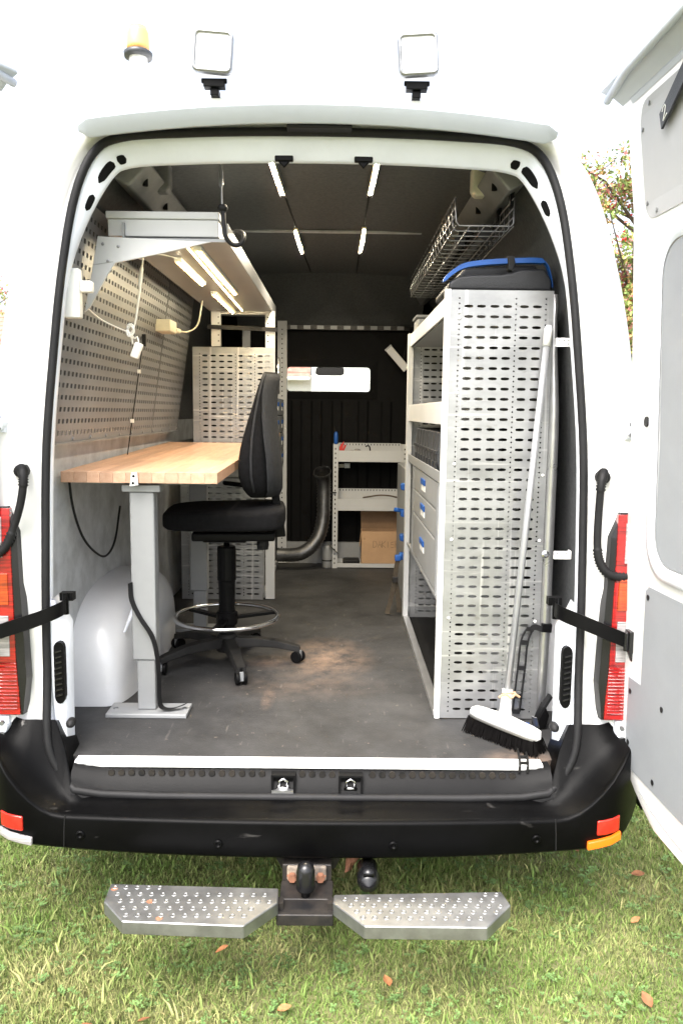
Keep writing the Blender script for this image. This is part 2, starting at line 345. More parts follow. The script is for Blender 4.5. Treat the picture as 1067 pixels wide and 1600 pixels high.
# ------------------------------------------------------------------ the setting: lawn
def gz(x, y): return .012 * math.sin(x * 1.7 + .4) * math.sin(y * 1.3) + .008 * math.sin(x * 4.1 + y * 3.3)
mb = MB(); xs = [-300, -80, -30, -12] + [-6 + .25 * i for i in range(49)] + [12, 30, 80, 300]; ys = [-60, -20, -8] + [-4 + .25 * i for i in range(41)] + [10, 20, 50, 120, 400]
mb.grid([[(x, y, gz(x, y) if abs(x) < 7 and -5 < y < 7 else 0) for x in xs] for y in ys])
tag(obj('lawn', mb, 'soil', smooth=True), kind='structure')
def grass(name, n, x0, x1, y0, y1, lab, hmin, hmax, wd, seed, clover=False):
    rg = np.random.default_rng(seed)
    x = rg.uniform(x0, x1, n); y = rg.uniform(y0, y1, n)
    patch = .5 + .5 * np.sin(x * 2.3 + 1.1 * np.sin(y * 2.9) + 1) * np.sin(y * 2.1 + .7 * np.sin(x * 3.7)); fine = .5 + .5 * np.sin(x * 9.1 + y * 4) * np.sin(y * 11.3 - x * 3)
    z = .012 * np.sin(x * 1.7 + .4) * np.sin(y * 1.3) + .008 * np.sin(x * 4.1 + y * 3.3) - .003
    a = rg.uniform(0, 2 * np.pi, n); h = rg.uniform(hmin, hmax, n) * (.7 + .5 * patch); lean = rg.uniform(.15, 1.15, n); la = rg.uniform(0, 2 * np.pi, n)
    wv = wd * rg.uniform(.7, 1.3, n)
    dx, dy = np.cos(a) * wv / 2, np.sin(a) * wv / 2; lx, ly = np.cos(la) * lean * h, np.sin(la) * lean * h
    v = np.zeros((n, 5, 3))
    v[:, 0] = np.c_[x - dx, y - dy, z]; v[:, 1] = np.c_[x + dx, y + dy, z]
    v[:, 2] = np.c_[x + dx * .8 + lx * .4, y + dy * .8 + ly * .4, z + h * .62]; v[:, 3] = np.c_[x - dx * .8 + lx * .4, y - dy * .8 + ly * .4, z + h * .62]
    v[:, 4] = np.c_[x + lx, y + ly, z + h * np.where(lean > .8, .8, 1)]
    base = (np.arange(n) * 5)[:, None]
    f4 = base + np.array([0, 1, 2, 3]); f3 = base + np.array([3, 2, 4])
    me = bpy.data.meshes.new(name)
    me.vertices.add(n * 5); me.vertices.foreach_set('co', v.reshape(-1))
    lo = np.concatenate([np.c_[f4, f3].reshape(-1)]); me.loops.add(n * 7); me.loops.foreach_set('vertex_index', lo.astype(np.int32))
    st = (np.arange(n) * 7)[:, None] + np.array([0, 4]); me.polygons.add(n * 2)
    me.polygons.foreach_set('loop_start', st.reshape(-1).astype(np.int32))
    me.update(calc_edges=True)
    dry = np.clip(rg.normal(.24, .22, n) + .40 * (fine - .55) + .34 * (patch - .5), 0, 1)[:, None]
    col = np.array([.125, .195, .045]) * (1 - dry) + np.array([.36, .31, .15]) * dry
    col *= rg.uniform(.95, 1.5, n)[:, None]
    c4 = np.repeat(np.c_[col, np.ones(n)][:, None, :], 5, axis=1)
    at = me.color_attributes.new('tint', 'FLOAT_COLOR', 'POINT'); at.data.foreach_set('color', c4.reshape(-1))
    me.materials.append(MATS['grass']); o = bpy.data.objects.new(name, me); COL.objects.link(o); return tag(o, lab, 'grass', kind='stuff')
grass('grass', 320000, -1.9, 2.1, -.85, 1.4, 'short mown lawn grass around and beneath the van', .010, .030, .0030, 3)
grass('grass', 95000, -6, 6.5, -3.0, 6, 'coarser lawn grass further out beside the van', .02, .055, .007, 4)
def clover():
    mb = MB(); rg = random.Random(5); cols = []
    for _ in range(900):
        x = rg.uniform(-1.6, 1.9); y = rg.uniform(-.75, .9); n = rg.randint(4, 9); sz = rg.uniform(.005, .010); sh = rg.uniform(.7, 1.25)
        for k in range(n):
            a = rg.uniform(0, 6.28); d = rg.uniform(0, .03); cx, cy, cz = x + math.cos(a) * d, y + math.sin(a) * d, gz(x, y) + rg.uniform(.015, .03)
            for t in range(3):
                b = a + t * 2.1; c, s = math.cos(b), math.sin(b); q = []
                for (u, v) in ((0, 0), (.6, -.42), (1, 0), (.6, .42)): q.append((cx + (u * c - v * s) * sz, cy + (u * s + v * c) * sz, cz + u * sz * .3))
                mb.add(q, [(0, 1, 2, 3)]); cols += [(.14 * sh, .235 * sh, .075 * sh, 1)] * 4
    o = obj('clover', mb, 'leaf'); at = o.data.color_attributes.new('tint', 'FLOAT_COLOR', 'POINT'); at.data.foreach_set('color', [c for q in cols for c in q])
    tag(o, 'low clover leaves scattered through the lawn grass', 'clover', kind='stuff')
clover()
# far house seen through the bulkhead window and windscreen
hs_ = thing('house', 'pale rendered house with red tiled roof beyond the windscreen', 'house', (-7, 30, 0))
m_ = MB().box((-14, 27, -.05), (-.9, 34, 2.95)); obj('wall', m_, 'render_white', hs_)
mb = MB()
for k in range(14): mb.prism([(-14.6, 26.55 + .3 * k, 2.86 + .2 * k), (-14.6, 26.9 + .3 * k, 3.04 + .2 * k), (-14.6, 26.9 + .3 * k, 2.98 + .2 * k), (-14.6, 26.55 + .3 * k, 2.80 + .2 * k)], (13.65, 0, 0))
obj('roof', mb, 'roof_tile', hs_)
for x in (-11.5, -7.5, -3.6):
    wn_ = obj('window', MB().box((x - .6, 26.93, 1.0), (x + .6, 27.02, 2.2)), 'white_plastic', hs_); obj('pane', MB().box((x - .5, 26.91, 1.1), (x + .5, 26.94, 2.1)), 'bin_dark', wn_)
obj('gable_wall', MB().prism([(-.88, 26.4, -.05), (8, 26.4, -.05), (8, 26.4, 3.2), (3.5, 26.4, 6.2), (-.88, 26.4, 3.4)], (0, 7, 0)), 'render_white', hs_)
obj('gutter', MB().cyl((-14.6, 26.5, 2.80), (-.95, 26.5, 2.80), .06), 'white_plastic', hs_)

# trees beside the van
def tree(name, label, cx, cy, h, rx, rz, seed, nleaf, berries):
    rg = random.Random(seed); t = thing(name, label, 'tree', (cx, cy, 0), 'trees beside the van')
    mb = MB(); mb.tube([(cx, cy, -.05), (cx + .06, cy, h * .25), (cx - .05, cy + .1, h * .5), (cx, cy, h * .8)], [.11, .085, .06, .02], 10)
    obj('trunk', mb, 'bark', t, smooth=True)
    lv = MB(); cols = []; be = MB(); limbs = MB(); tips = []
    for k in range(46):
        a = rg.uniform(0, 6.28); z0 = h * rg.uniform(.15, .72); el = rg.uniform(.15, 1.0); L = rx * rg.uniform(.6, 1.1)
        p0 = V(cx, cy, z0); d = V(math.cos(a) * math.cos(el), math.sin(a) * math.cos(el), math.sin(el)); p1 = p0 + d * L * .5 + V(0, 0, .1); p2 = p0 + d * L + V(rg.uniform(-.1, .1), rg.uniform(-.1, .1), rg.uniform(-.15, .2))
        limbs.tube([p0, p1, p2], [.018, .011, .004], 6)
        for q in range(7):
            s0 = p1.lerp(p2, rg.uniform(-.4, 1)); s1 = s0 + V(rg.uniform(-1, 1), rg.uniform(-1, 1), rg.uniform(-.6, .9)).normalized() * rg.uniform(.15, .4); limbs.tube([s0, s1], [.006, .002], 4); tips.append((s0, s1))
    for i in range(nleaf):
        s0, s1 = rg.choice(tips); p = s0.lerp(s1, rg.uniform(.1, 1.15)) + V(*(rg.gauss(0, .05) for _ in range(3)))
        n = V(*(rg.gauss(0, 1) for _ in range(3))).normalized(); u = n.orthogonal().normalized(); u.rotate(Matrix.Rotation(rg.uniform(0, 6.28), 3, n)); v = n.cross(u); s = rg.uniform(.014, .028)
        lv.add([p - u * s, p + v * s * .55 + n * s * .15, p + u * s, p - v * s * .55 + n * s * .15], [(0, 1, 2, 3)])
        g = rg.random(); c = (.12, .17, .05) if g < .42 else ((.24, .25, .08) if g < .66 else ((.32, .20, .09) if g < .80 else (.28, .11, .10)))
        sh = rg.uniform(1.1, 2.2); cols += [(c[0] * sh, c[1] * sh, c[2] * sh, 1)] * 4
    for i in range(berries):
        s0, s1 = rg.choice(tips); p = s0.lerp(s1, rg.uniform(.5, 1))
        for k in range(5): q = p + V(*(rg.gauss(0, .022) for _ in range(3))); be.lathe(q, [(.001, -.011), (.010, -.004), (.010, .005), (.001, .011)], 6)
    obj('limb', limbs, 'bark', t)
    o = obj('crown', lv, 'leaf', t); at = o.data.color_attributes.new('tint', 'FLOAT_COLOR', 'POINT'); at.data.foreach_set('color', [c for q in cols for c in q]); o['kind'] = 'stuff'
    b = obj('berries', be, 'red', t, smooth=True); b['kind'] = 'stuff'
tree('berry_tree', 'autumn tree with red berry clusters in the gap between van and open right door', 2.80, 4.9, 4.7, 1.45, 1.6, 11, 46000, 420)
tree('berry_tree', 'green leafy tree just showing at the left edge beside the van', -4.05, 5.2, 3.4, 1.1, 1.3, 12, 14000, 30)

# fallen leaves
lm = MB(); L_ = []
for k, (u, wd) in enumerate(((-1, 0), (-.7, .35), (-.2, .6), (.3, .5), (.7, .25), (1, 0))): L_.append([(u, -wd, .25 * wd + .1 * u * u), (u, 0, -.05), (u, wd, .3 * wd)])
lm.grid([[V(*p) * .024 for p in r] for r in L_])
l0 = None
for i, (x, y, nm) in enumerate(((-.20, -.13, 'small brown leaf under the bumper left of the tow hitch'), (-.06, -.43, 'orange fallen leaf on grass below the gap between the steps'), (-.42, -.49, 'orange leaf left of centre near the bottom edge of the lawn'), (-.56, -.52, 'dark brown leaf lowest on the left of the lawn'),
        (-.26, -.2, 'orange-brown leaf just right of the left step'), (.42, -.08, 'small brown leaf on grass right of the right step'), (.92, -.40, 'dark brown leaf on the right side of the lawn, left of its neighbour'), (1.0, -.5, 'tan leaf in the bottom right corner of the lawn'), (1.02, -.05, 'reddish leaf on the lawn below the open door'), (.22, -.33, 'brown leaf under the front edge of the right step'), (.95, .35, 'leaf far under the bumper corner beside the lit marker'), (1.12, .2, 'curled leaf below the bottom corner of the open door'))):
    if l0 is None: l0 = obj('fallen_leaf', lm, 'dry_leaf', smooth=True); o = l0
    else: o = l0.copy(); COL.objects.link(o)
    o.location = (x, y, gz(x, y) + .030); o.rotation_euler = (random.uniform(-.4, .4), random.uniform(-.4, .4), random.uniform(0, 6)); o.scale = (random.uniform(.7, 1.05),) * 3
    tag(o, nm, 'leaf', 'fallen leaves on the lawn')

# ------------------------------------------------------------------ the van
FZ = .55
van = thing('van', 'white panel van fitted out as a workshop, seen from behind with rear doors open', 'van')
YR = [(.4, -.065), (.55, -.06), (1.0, -.04), (1.5, 0), (1.9, .035), (2.25, .075), (2.42, .10), (2.6, .12)]
yr = lambda z: lerp(YR, z)
SEAL = [(.745,.505),(.787,.60),(.800,.75),(.803,.95),(.803,1.2),(.798,1.5),(.774,1.8),(.750,2.03),(.717,2.225),(.665,2.352),(.583,2.400),(.40,2.415),(.20,2.422),(0,2.424)]
OUT  = [(.985,.46),(.99,.60),(.993,.75),(.995,.95),(.992,1.2),(.982,1.5),(.948,1.8),(.905,2.03),(.845,2.24),(.775,2.365),(.68,2.44),(.46,2.485),(.22,2.50),(0,2.505)]
def full(half, n=5):
    h = catmull([V(x, 0, z) for x, z in half], n); return [V(-p.x, 0, p.z) for p in h] + [p for p in h[-2::-1]]
SEALF, OUTF = full(SEAL), full(OUT); NP = len(SEALF)
def ring(t, dy, absolute=None):
    out = []
    for a, b in zip(SEALF, OUTF):
        p = a.lerp(b, t); out.append(V(p.x, (absolute if absolute is not None else yr(p.z) + dy), p.z))
    return out
def inset(p, d):                                   # move a point of the opening towards its inside
    d *= lerp([(1.75, 1), (2.2, 2.4)], p.z) if d > 0 else 1
    side = -1 if p.x > 0 else 1; wtop = sstep(2.1, 2.40, p.z); wx = 1 - sstep(2.25, 2.41, p.z)
    return V(p.x + side * d * wx * min(1, abs(p.x) / .1), p.y, p.z - d * wtop)
# outer skin: rear face recess, door step, rounded corner, sides and roof
def bodyring(y, grow):
    out = []
    for b in OUTF:
        up = sstep(2.25, 2.5, b.z); out.append(V(b.x * (1 + .02 * min(1, grow)), y, b.z + .20 * up * grow))
    return out
mb = MB(); mb.grid([ring(0, .02), ring(.28, .025), ring(.34, .0), ring(.80, -.012), ring(.92, .008), ring(.98, .05), ring(1, .06), bodyring(.20, .25), bodyring(.35, .55), bodyring(.7, 1), bodyring(2, 1), bodyring(3.25, .9), bodyring(3.6, .7)])
obj('body_shell', mb, 'paint', van, smooth=True)
# inner jamb of the opening
def jin(e, dt, dy):
    out = []
    for i, p in enumerate(SEALF):
        a, b = SEALF[max(0, i - 2)], SEALF[min(NP - 1, i + 2)]; tg = (b - a).normalized(); n = V(tg.z, 0, -tg.x)
        t = sstep(1.95, 2.40, p.z); d = e + (dt - e) * t; q = p + n * d; q.y = yr(p.z) + dy; out.append(q)
    return out
JR = [jin(-.003, -.003, .012), jin(.006, .016, .012), jin(.010, .028, .018), jin(.011, .052, .032), jin(.008, .066, .045), jin(.004, .074, .052), jin(-.004, .066, .062), jin(-.10, -.10, .075)]
mb = MB(); mb.grid(JR)
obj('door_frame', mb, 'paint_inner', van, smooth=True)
# rubber seal round the opening, closed across the sill
bot = [(.70, .484), (.62, .472), (.45, .467), (.2, .466), (0, .466), (-.2, .466), (-.45, .467), (-.62, .472), (-.70, .484)]
path = [V(p.x, yr(p.z) - .045 * sstep(.85, .55, p.z), p.z) for p in SEALF] + [V(x, -.138, z) for x, z in bot]
mb = MB(); mb.tube(path, .0125, 10, closed=True); obj('door_seal', mb, 'rubber', van, smooth=True)
# lower body sides with wheel openings
for s in (-1, 1):
    pts = [(.3, .62), (.3, .36), (.55, .36)] + [(1.02 + .43 * math.cos(a), .36 + .43 * math.sin(a)) for a in [math.pi - math.pi * i / 10 for i in range(11)]] + [(1.6, .30), (3.5, .30), (3.5, .62)]
    mb = MB().prism([(s * .985, y, z) for y, z in pts], (s * .028, 0, 0)); obj('side_skirt', mb, 'paint', van)
# cab
for s in (-1, 1):
    mb = MB()
    mb.prism([(s * 1.0, y, z) for y, z in ((3.6, .3), (5.35, .3), (5.35, .95), (4.75, 1.25), (3.6, 1.3))], (s * -.04, 0, 0))
    mb.bar((s * .97, 4.72, 1.22), (s * .80, 4.0, 2.42), .07, .06); mb.bar((s * .98, 3.62, 1.28), (s * .86, 3.62, 2.3), .1, .05); mb.bar((s * .82, 3.55, 2.40), (s * .80, 4.05, 2.44), .1, .06)
    obj('cab_side', mb, 'paint', van)
    obj('side_glass', MB().add([(s*.98, 3.66, 1.3), (s*.98, 4.66, 1.27), (s*.80, 4.05, 2.36), (s*.84, 3.66, 2.36)], [(0,1,2,3)]), 'glass', van)
mb = MB(); mb.grid([[V(x, y + .05 * (1 - x * x) * k, z) for x in (-.98, -.6, -.2, .2, .6, .98)] for y, z, k in ((4.72, 1.22, 1), (5.1, 1.1, 2), (5.38, .9, 3), (5.45, .55, 3), (5.40, .3, 3))]); obj('bonnet', mb, 'paint', van, smooth=True)
mb = MB(); mb.grid([[V(x * k, y, z + .06 * (1 - x * x)) for x in (-.84, -.5, 0, .5, .84)] for y, z, k in ((3.58, 2.46, 1.02), (4.0, 2.40, .98))]); obj('cab_roof', mb, 'paint', van, smooth=True)
mb = MB(); mb.grid([[V(x * k, y + .1 * (1 - x * x), z) for x in (-.96, -.5, 0, .5, .96)] for y, z, k in ((4.68, 1.24, 1), (4.32, 1.85, .92), (3.98, 2.42, .84))]); obj('windscreen', mb, 'glass', van, smooth=True)
obj('dashboard', MB().prism([(-.94, 4.1, .7), (-.94, 4.1, 1.15), (-.94, 4.3, 1.28), (-.94, 4.72, 1.2), (-.94, 4.72, .7)], (1.88, 0, 0)), 'black_plastic', van, bevel=.03)
mb = MB(); mb.prism([(-.115, 3.98, 1.905), (-.11, 3.98, 1.945), (-.09, 3.98, 1.96), (.095, 3.98, 1.96), (.113, 3.98, 1.945), (.113, 3.98, 1.905), (.09, 3.98, 1.892), (-.09, 3.98, 1.892)], (0, .03, 0)); mb.bar((0, 4.0, 1.95), (.0, 4.03, 2.10), .085, .03, up=(0, 1, 0))
obj('rear_view_mirror', mb, 'black_plastic', van, bevel=.006)
for s in (-1, 1):
    for y in (1.02, 4.55):
        wv = obj('wheel', MB().lathe((s * .80, y, .345), [(.0, -.02), (.10, -.02), (.19, -.09), (.2, .09), (.12, .05), (0, .05)], 20, 'X'), 'galv', van, smooth=True)
        obj('tyre', MB().lathe((s * .80, y, .345), [(.2, -.09), (.30, -.105), (.335, -.09), (.345, -.05), (.345, .05), (.335, .09), (.30, .105), (.2, .09)], 32, 'X'), 'tyre', wv, smooth=True)
obj('underbody', MB().box((-.93, -.02, .41), (.93, 3.6, .52)), 'bulk_black', van)

# roof lip, high brake light, work lights, beacon
mb = MB(); rows = []
for i in range(41):
    x = -.69 + 1.38 * i / 40; e = max(0, (abs(x) - .655) / .035); rd = 1 - math.sqrt(max(0, 1 - e * e)); zt = 2.466 - .052 * (abs(x) / .69) ** 2; h = .040 - .022 * rd
    rows.append([V(x, .17, zt + .05), V(x, .03 + .02 * rd, zt + .012), V(x, .004 + .03 * rd, zt + .002 - .004 * rd), V(x, .0 + .03 * rd, zt - .003 - .004 * rd), V(x, .030 + .012 * rd, zt - h), V(x, .040 + .008 * rd, zt - h), V(x, .115, zt - h + .034)])
mb.grid(rows); mb.add(rows[0], [tuple(range(7))]); mb.add(rows[-1], [tuple(range(7))]); obj('roof_lip', mb, 'lip_shade_trim', van, smooth=True, wn=True)
obj('brake_light', MB().box((-.092, .046, 2.418), (.098, .12, 2.4285)), 'rubber', van, bevel=.004)
for s, cx in ((-1, -.292), (1, .278)):
    c = V(cx, -.01, 2.590); tl = R(4 * s)
    fr = MB(); 
    def rr(hw, r, n=4):
        out = []
        for qx, qz, a0 in ((hw-r, hw-r, 0), (-hw+r, hw-r, 90), (-hw+r, -hw+r, 180), (hw-r, -hw+r, 270)):
            for k in range(n + 1): a = R(a0 + 90 * k / n); out.append((qx + r * math.cos(a), qz + r * math.sin(a)))
        return out
    def ringp(hw, r, y): return [V(c.x + x * math.cos(tl) - z * math.sin(tl), c.y + y, c.z + x * math.sin(tl) + z * math.cos(tl)) for x, z in rr(hw, r)]
    fr.grid([ringp(.046, .009, -.018), ringp(.047, .01, -.024), ringp(.054, .013, -.024), ringp(.055, .014, .0), ringp(.045, .014, .035), ringp(.02, .01, .04)], closed=True)
    wl = obj('work_light', fr, 'galv', van, smooth=True)
    a = ringp(.0465, .009, -.019); obj('lens', MB().add(a, [tuple(range(len(a)))]), 'lens_white', wl)
    br = MB().box((cx - .03, -.01, 2.505), (cx + .03, .02, 2.525)).box((cx - .012, .0, 2.4855), (cx + .012, .04, 2.505)).cyl((cx - .036, .0, 2.523), (cx + .036, .0, 2.523), .007)
    obj('bracket', br, 'black_plastic', wl, bevel=.002)
    obj('base_plate', MB().prism([(cx - .055, .03, 2.462), (cx + .055, .03, 2.462), (cx + .055, .16, 2.52), (cx - .055, .16, 2.52)], (0, -.012, .022)), 'paint', wl)
bc = obj('warning_beacon', MB().lathe((-.605, .42, 0), [(.0, 2.775), (.036, 2.775), (.038, 2.79), (.036, 2.83), (.028, 2.85), (.0, 2.855)], 20), 'amber', van, smooth=True)
obj('base', MB().lathe((-.605, .42, 0), [(.045, 2.755), (.047, 2.77), (.038, 2.776)], 20), 'bin_dark', bc, smooth=True)
obj('stand', MB().lathe((-.605, .42, 0), [(.07, 2.52), (.07, 2.60), (.03, 2.62), (.03, 2.755)], 16), 'paint', bc)

# interior lining
WALL = [(.86,.54),(.875,.8),(.877,1.1),(.862,1.45),(.822,1.85),(.79,2.06),(.745,2.24),(.66,2.365),(.52,2.43),(.40,2.442)]
def wallx(z): return lerp([(b, a) for a, b in WALL], z)
for s in (-1, 1):
    pts = [V(s * p.x, 0, p.z) for p in catmull([V(x, 0, z) for x, z in WALL[:8]], 4)]
    lo = [p for p in pts]
    k = next(i for i, q in enumerate(lo) if q.z > 1.52)
    mb = MB(); mb.grid([[V(p.x, y, p.z) for p in lo[:k + 1]] for y in (.12, 1.0, 2.0, 3.16)]); obj('wall_lining', mb, 'felt_grey' if s < 0 else 'felt_dark', van, smooth=True)
    mb = MB(); mb.grid([[V(p.x, y, p.z) for p in lo[k:]] for y in (.12, 1.0, 2.0, 3.16)]); obj('wall_lining', mb, 'felt_dark', van, smooth=True)
    pts = [V(s * p.x, 0, p.z) for p in catmull([V(x, 0, z) for x, z in WALL[7:]], 4)]
    mb = MB(); mb.grid([[V(p.x, y, p.z + .002) for p in pts] for y in (.14, 1.0, 2.0, 3.16)]); obj('cornice_lining', mb, 'felt_dark', van, smooth=True)
mb = MB(); mb.grid([[V(x, y, 2.442 + .012 * (1 - (x / .42) ** 2)) for x in (-.42, -.2, 0, .2, .42)] for y in (.16, .8, 1.5, 2.68)]); obj('ceiling_lining', mb, 'felt_dark', van, smooth=True)
mb = MB(); mb.grid([[V(x, y, z) for x in (-.62, -.3, 0, .3, .62)] for y, z in ((2.66, 2.455), (2.70, 2.43), (2.86, 2.35), (3.02, 2.26), (3.10, 2.235), (3.14, 2.18))]); obj('front_header', mb, 'felt_dark', van, smooth=True)
obj('ceiling_seam', MB().box((-.45, 1.49, 2.4405), (.45, 1.515, 2.449)), 'felt_grey', van)
# outer roof panel behind the lining, keeps daylight out
for s in (-1, 1):                                       # roof rails in the upper corners
    mb = MB(); mb.prism([(s * .60, .24, 2.30), (s * .53, .24, 2.375), (s * .58, .24, 2.41), (s * .655, .24, 2.33)], (0, 2.8, 0))
    rl = obj('roof_rail', mb, 'rail_grey', van, bevel=.008)
    for y in (.32, .62, 1.1, 1.6): obj('rail_hole', MB().lathe((s * .566, y, 2.335), [(.009, -.012), (.009, .012)], 10), 'bulk_black', rl)
    obj('rail_clip', MB().prism([(s * .515, .46, 2.44), (s * .59, .46, 2.44), (s * .59, .46, 2.36), (s * .575, .46, 2.343), (s * .53, .46, 2.343), (s * .515, .46, 2.36)], (0, .05, 0)), 'yellowed' if s > 0 else 'rail_grey', rl, bevel=.008)
# ceiling lights
for (x0, y0, x1, y1) in ((-.166, .40, -.155, .85), (-.138, 1.44, -.129, 1.98), (.187, .40, .179, .835), (.177, 1.40, .172, 1.945)):
    cl = obj('ceiling_light', MB().bar((x0, y0, 2.445), (x1, y1, 2.445), .022, .004).bar((x0 - .0098, y0, 2.436), (x1 - .0098, y1, 2.436), .002, .014).bar((x0 + .0098, y0, 2.436), (x1 + .0098, y1, 2.436), .002, .014), 'alu', van); obj('diffuser', MB().add([(x0 - .0085, y0 + .01, 2.4365), (x0 + .0085, y0 + .01, 2.4365), (x1 + .0085, y1 - .01, 2.4365), (x1 - .0085, y1 - .01, 2.4365)], [(0, 1, 2, 3)]), 'led_edge', cl); obj('led_strip', MB().add([(x0 - .0007, y0 + .012, 2.4355), (x0 + .0007, y0 + .012, 2.4355), (x1 + .0007, y1 - .012, 2.4355), (x1 - .0007, y1 - .012, 2.4355)], [(0, 1, 2, 3)]), 'led_warm', cl)
for (a, b) in (((-.155, .85, 2.446), (-.138, 1.44, 2.45)), ((.179, .835, 2.446), (.177, 1.40, 2.45)), ((-.129, 1.98, 2.446), (-.11, 2.6, 2.45)), ((.172, 1.945, 2.446), (.17, 2.6, 2.45))): obj('light_cable', MB().cyl(a, b, .003, seg=6), 'rubber', van)
# bulkhead with window opening
X0, X1, Z0, Z1 = -.285, .285, 1.745, 1.91
mb = MB(); Yb = 3.15
def rrect(x0, x1, z0, z1, r, y, n=4):
    out = []
    for qx, qz, a0 in ((x1-r, z1-r, 0), (x0+r, z1-r, 90), (x0+r, z0+r, 180), (x1-r, z0+r, 270)):
        for k in range(n + 1): a = R(a0 + 90 * k / n); out.append(V(qx + r * math.cos(a), y, qz + r * math.sin(a)))
    return out
mb.box((-.9, Yb, .5), (X0 - .04, Yb + .03, 2.5)).box((X1 + .04, Yb, .5), (.9, Yb + .03, 2.5)).box((X0 - .04, Yb, .5), (X1 + .04, Yb + .03, Z0 - .04)).box((X0 - .04, Yb, Z1 + .04), (X1 + .04, Yb + .03, 2.5))
bk = obj('bulkhead', mb, 'bulk_black', van)
mb = MB(); sq = []
for p in rrect(X0, X1, Z0, Z1, .02, Yb):
    cx, cz = (X0 + X1) / 2, (Z0 + Z1) / 2; sq.append(V(max(X0 - .05, min(X1 + .05, cx + (p.x - cx) * 1.5)), Yb - .003, max(Z0 - .05, min(Z1 + .05, cz + (p.z - cz) * 2.2))))
mb.grid([sq, rrect(X0 - .012, X1 + .012, Z0 - .012, Z1 + .012, .03, Yb - .012), rrect(X0, X1, Z0, Z1, .022, Yb - .012), rrect(X0, X1, Z0, Z1, .022, Yb + .04)], closed=True); obj('window_frame', mb, 'bulk_black', bk, smooth=False)
a = rrect(X0, X1, Z0, Z1, .022, Yb + .02); obj('window_pane', MB().add(a, [tuple(range(len(a)))]), 'glass', bk)
for x in (-.22, -.08, .06, .24, .40): obj('rib', MB().prism([(x - .04, Yb, .7), (x - .026, Yb - .010, .7), (x + .026, Yb - .010, .7), (x + .04, Yb, .7)], (0, 0, .98)), 'bulk_black', bk)
obj('sill_rail', MB().box((-.33, Yb - .03, .55), (.55, Yb - .001, .70)), 'powder_grey', bk)
mb = MB().box((-.32, 3.10, 2.155), (.57, 3.125, 2.185)); tr = obj('top_rail', mb, 'dirt_metal', bk)
for i in range(9): obj('rail_tab', MB().box((-.26 + .09 * i, 3.092, 2.158), (-.215 + .09 * i, 3.0995, 2.182)), 'powder_grey', tr)
# load floor and sill
mb = MB().prism([(-.86, .12, FZ), (-.80, .0, FZ), (-.715, -.06, FZ), (.715, -.06, FZ), (.80, .0, FZ), (.86, .12, FZ), (.88, .2, FZ), (.88, 3.15, FZ), (-.88, 3.15, FZ), (-.88, .2, FZ)], (0, 0, -.03)); obj('load_floor', mb, 'floor_ply', van)
mb = MB().prism([(-.712, -.058, .556), (-.712, -.095, .556), (-.712, -.10, .551), (-.712, -.10, .538), (-.712, -.058, .538)], (1.405, 0, 0)); ss = obj('sill_strip', mb, 'alu_white', van, bevel=.0015)
for k, zz in enumerate((.5425, .547)): obj('groove', MB().box((-.712, -.1008, zz), (.693, -.0995, zz + .0012)), 'powder_grey', ss)
mb = MB(); rows = []
for i in range(25):
    x = -.715 + 1.43 * i / 24; e = sstep(.60, .72, abs(x)); dz = .035 * e; rows.append([V(x, -.05, .536 + dz * .4), V(x, -.100, .534 + dz * .5), V(x, -.108, .512 + dz * .7), V(x, -.120, .505 + dz * .8), V(x, -.128, .475 + dz), V(x, -.14, .462 + dz), V(x, -.15, .44 + dz)])
mb.grid(rows); sc_ = obj('sill_cover', mb, 'black_plastic', van, smooth=True)
sb = MB()
for i in range(41):
    x = -.60 + .03 * i
    if abs(x + .085) > .05 and abs(x - .115) > .045: sb.lathe((x, -.1045, .524), [(.010, -.004), (.010, .003), (.007, .004)], 8, 'Y')
tag(obj('grip_studs', sb, 'dirt_metal', sc_, smooth=False), kind='stuff')
for k, x in enumerate((-.085, .115)):
    la = MB();  la.box((x - .036, -.134, .478), (x - .03, -.104, .532)).box((x + .03, -.134, .478), (x + .036, -.104, .532)).box((x - .03, -.134, .526), (x + .03, -.104, .532)).box((x - .03, -.118, .478), (x + .03, -.104, .526))
    lo = obj('sill_latch', la, 'bulk_black', van)
    hk = MB(); hk.tube([(x - .014, -.128, .49), (x - .012, -.128, .512), (x, -.13, .52), (x + .012, -.128, .512), (x + .014, -.128, .49)], .004, 6).box((x - .02, -.128, .484), (x + .02, -.122, .492)); obj('hook', hk, 'chrome', lo, smooth=True)
    if k == 0: obj('worn_plate', MB().box((x - .034, -.137, .474), (x + .03, -.128, .486)), 'alu', lo)
# inner wheel arches
for s in (-1, 1):
    mb = MB(); rows = []
    for i in range(25):
        a = math.pi * i / 24; y = .86 - .51 * math.copysign(abs(math.cos(a)) ** .72, math.cos(a)); h = .38 * math.sin(a) ** .62 if 0 < i < 24 else 0; row = []
        for k in range(13):
            t = k / 12; b = t * math.pi / 2; xx = .88 - .215 * (math.sin(b) ** .55) * (.25 + .75 * (math.sin(a) ** .35 if 0 < i < 24 else 0)); zz = .552 + h * (math.cos(b) ** .45 if k < 12 else 0); row.append(V(s * xx, y, zz))
        rows.append(row)
    mb.grid(rows); wa = obj('wheel_arch', mb, 'arch_white', van, smooth=True)
    if s < 0: obj('swage', MB().tube([(-.70, .44, .80), (-.685, .50, .86), (-.675, .58, .90)], [.004, .009, .004], 8), 'paint_inner', wa, smooth=True)
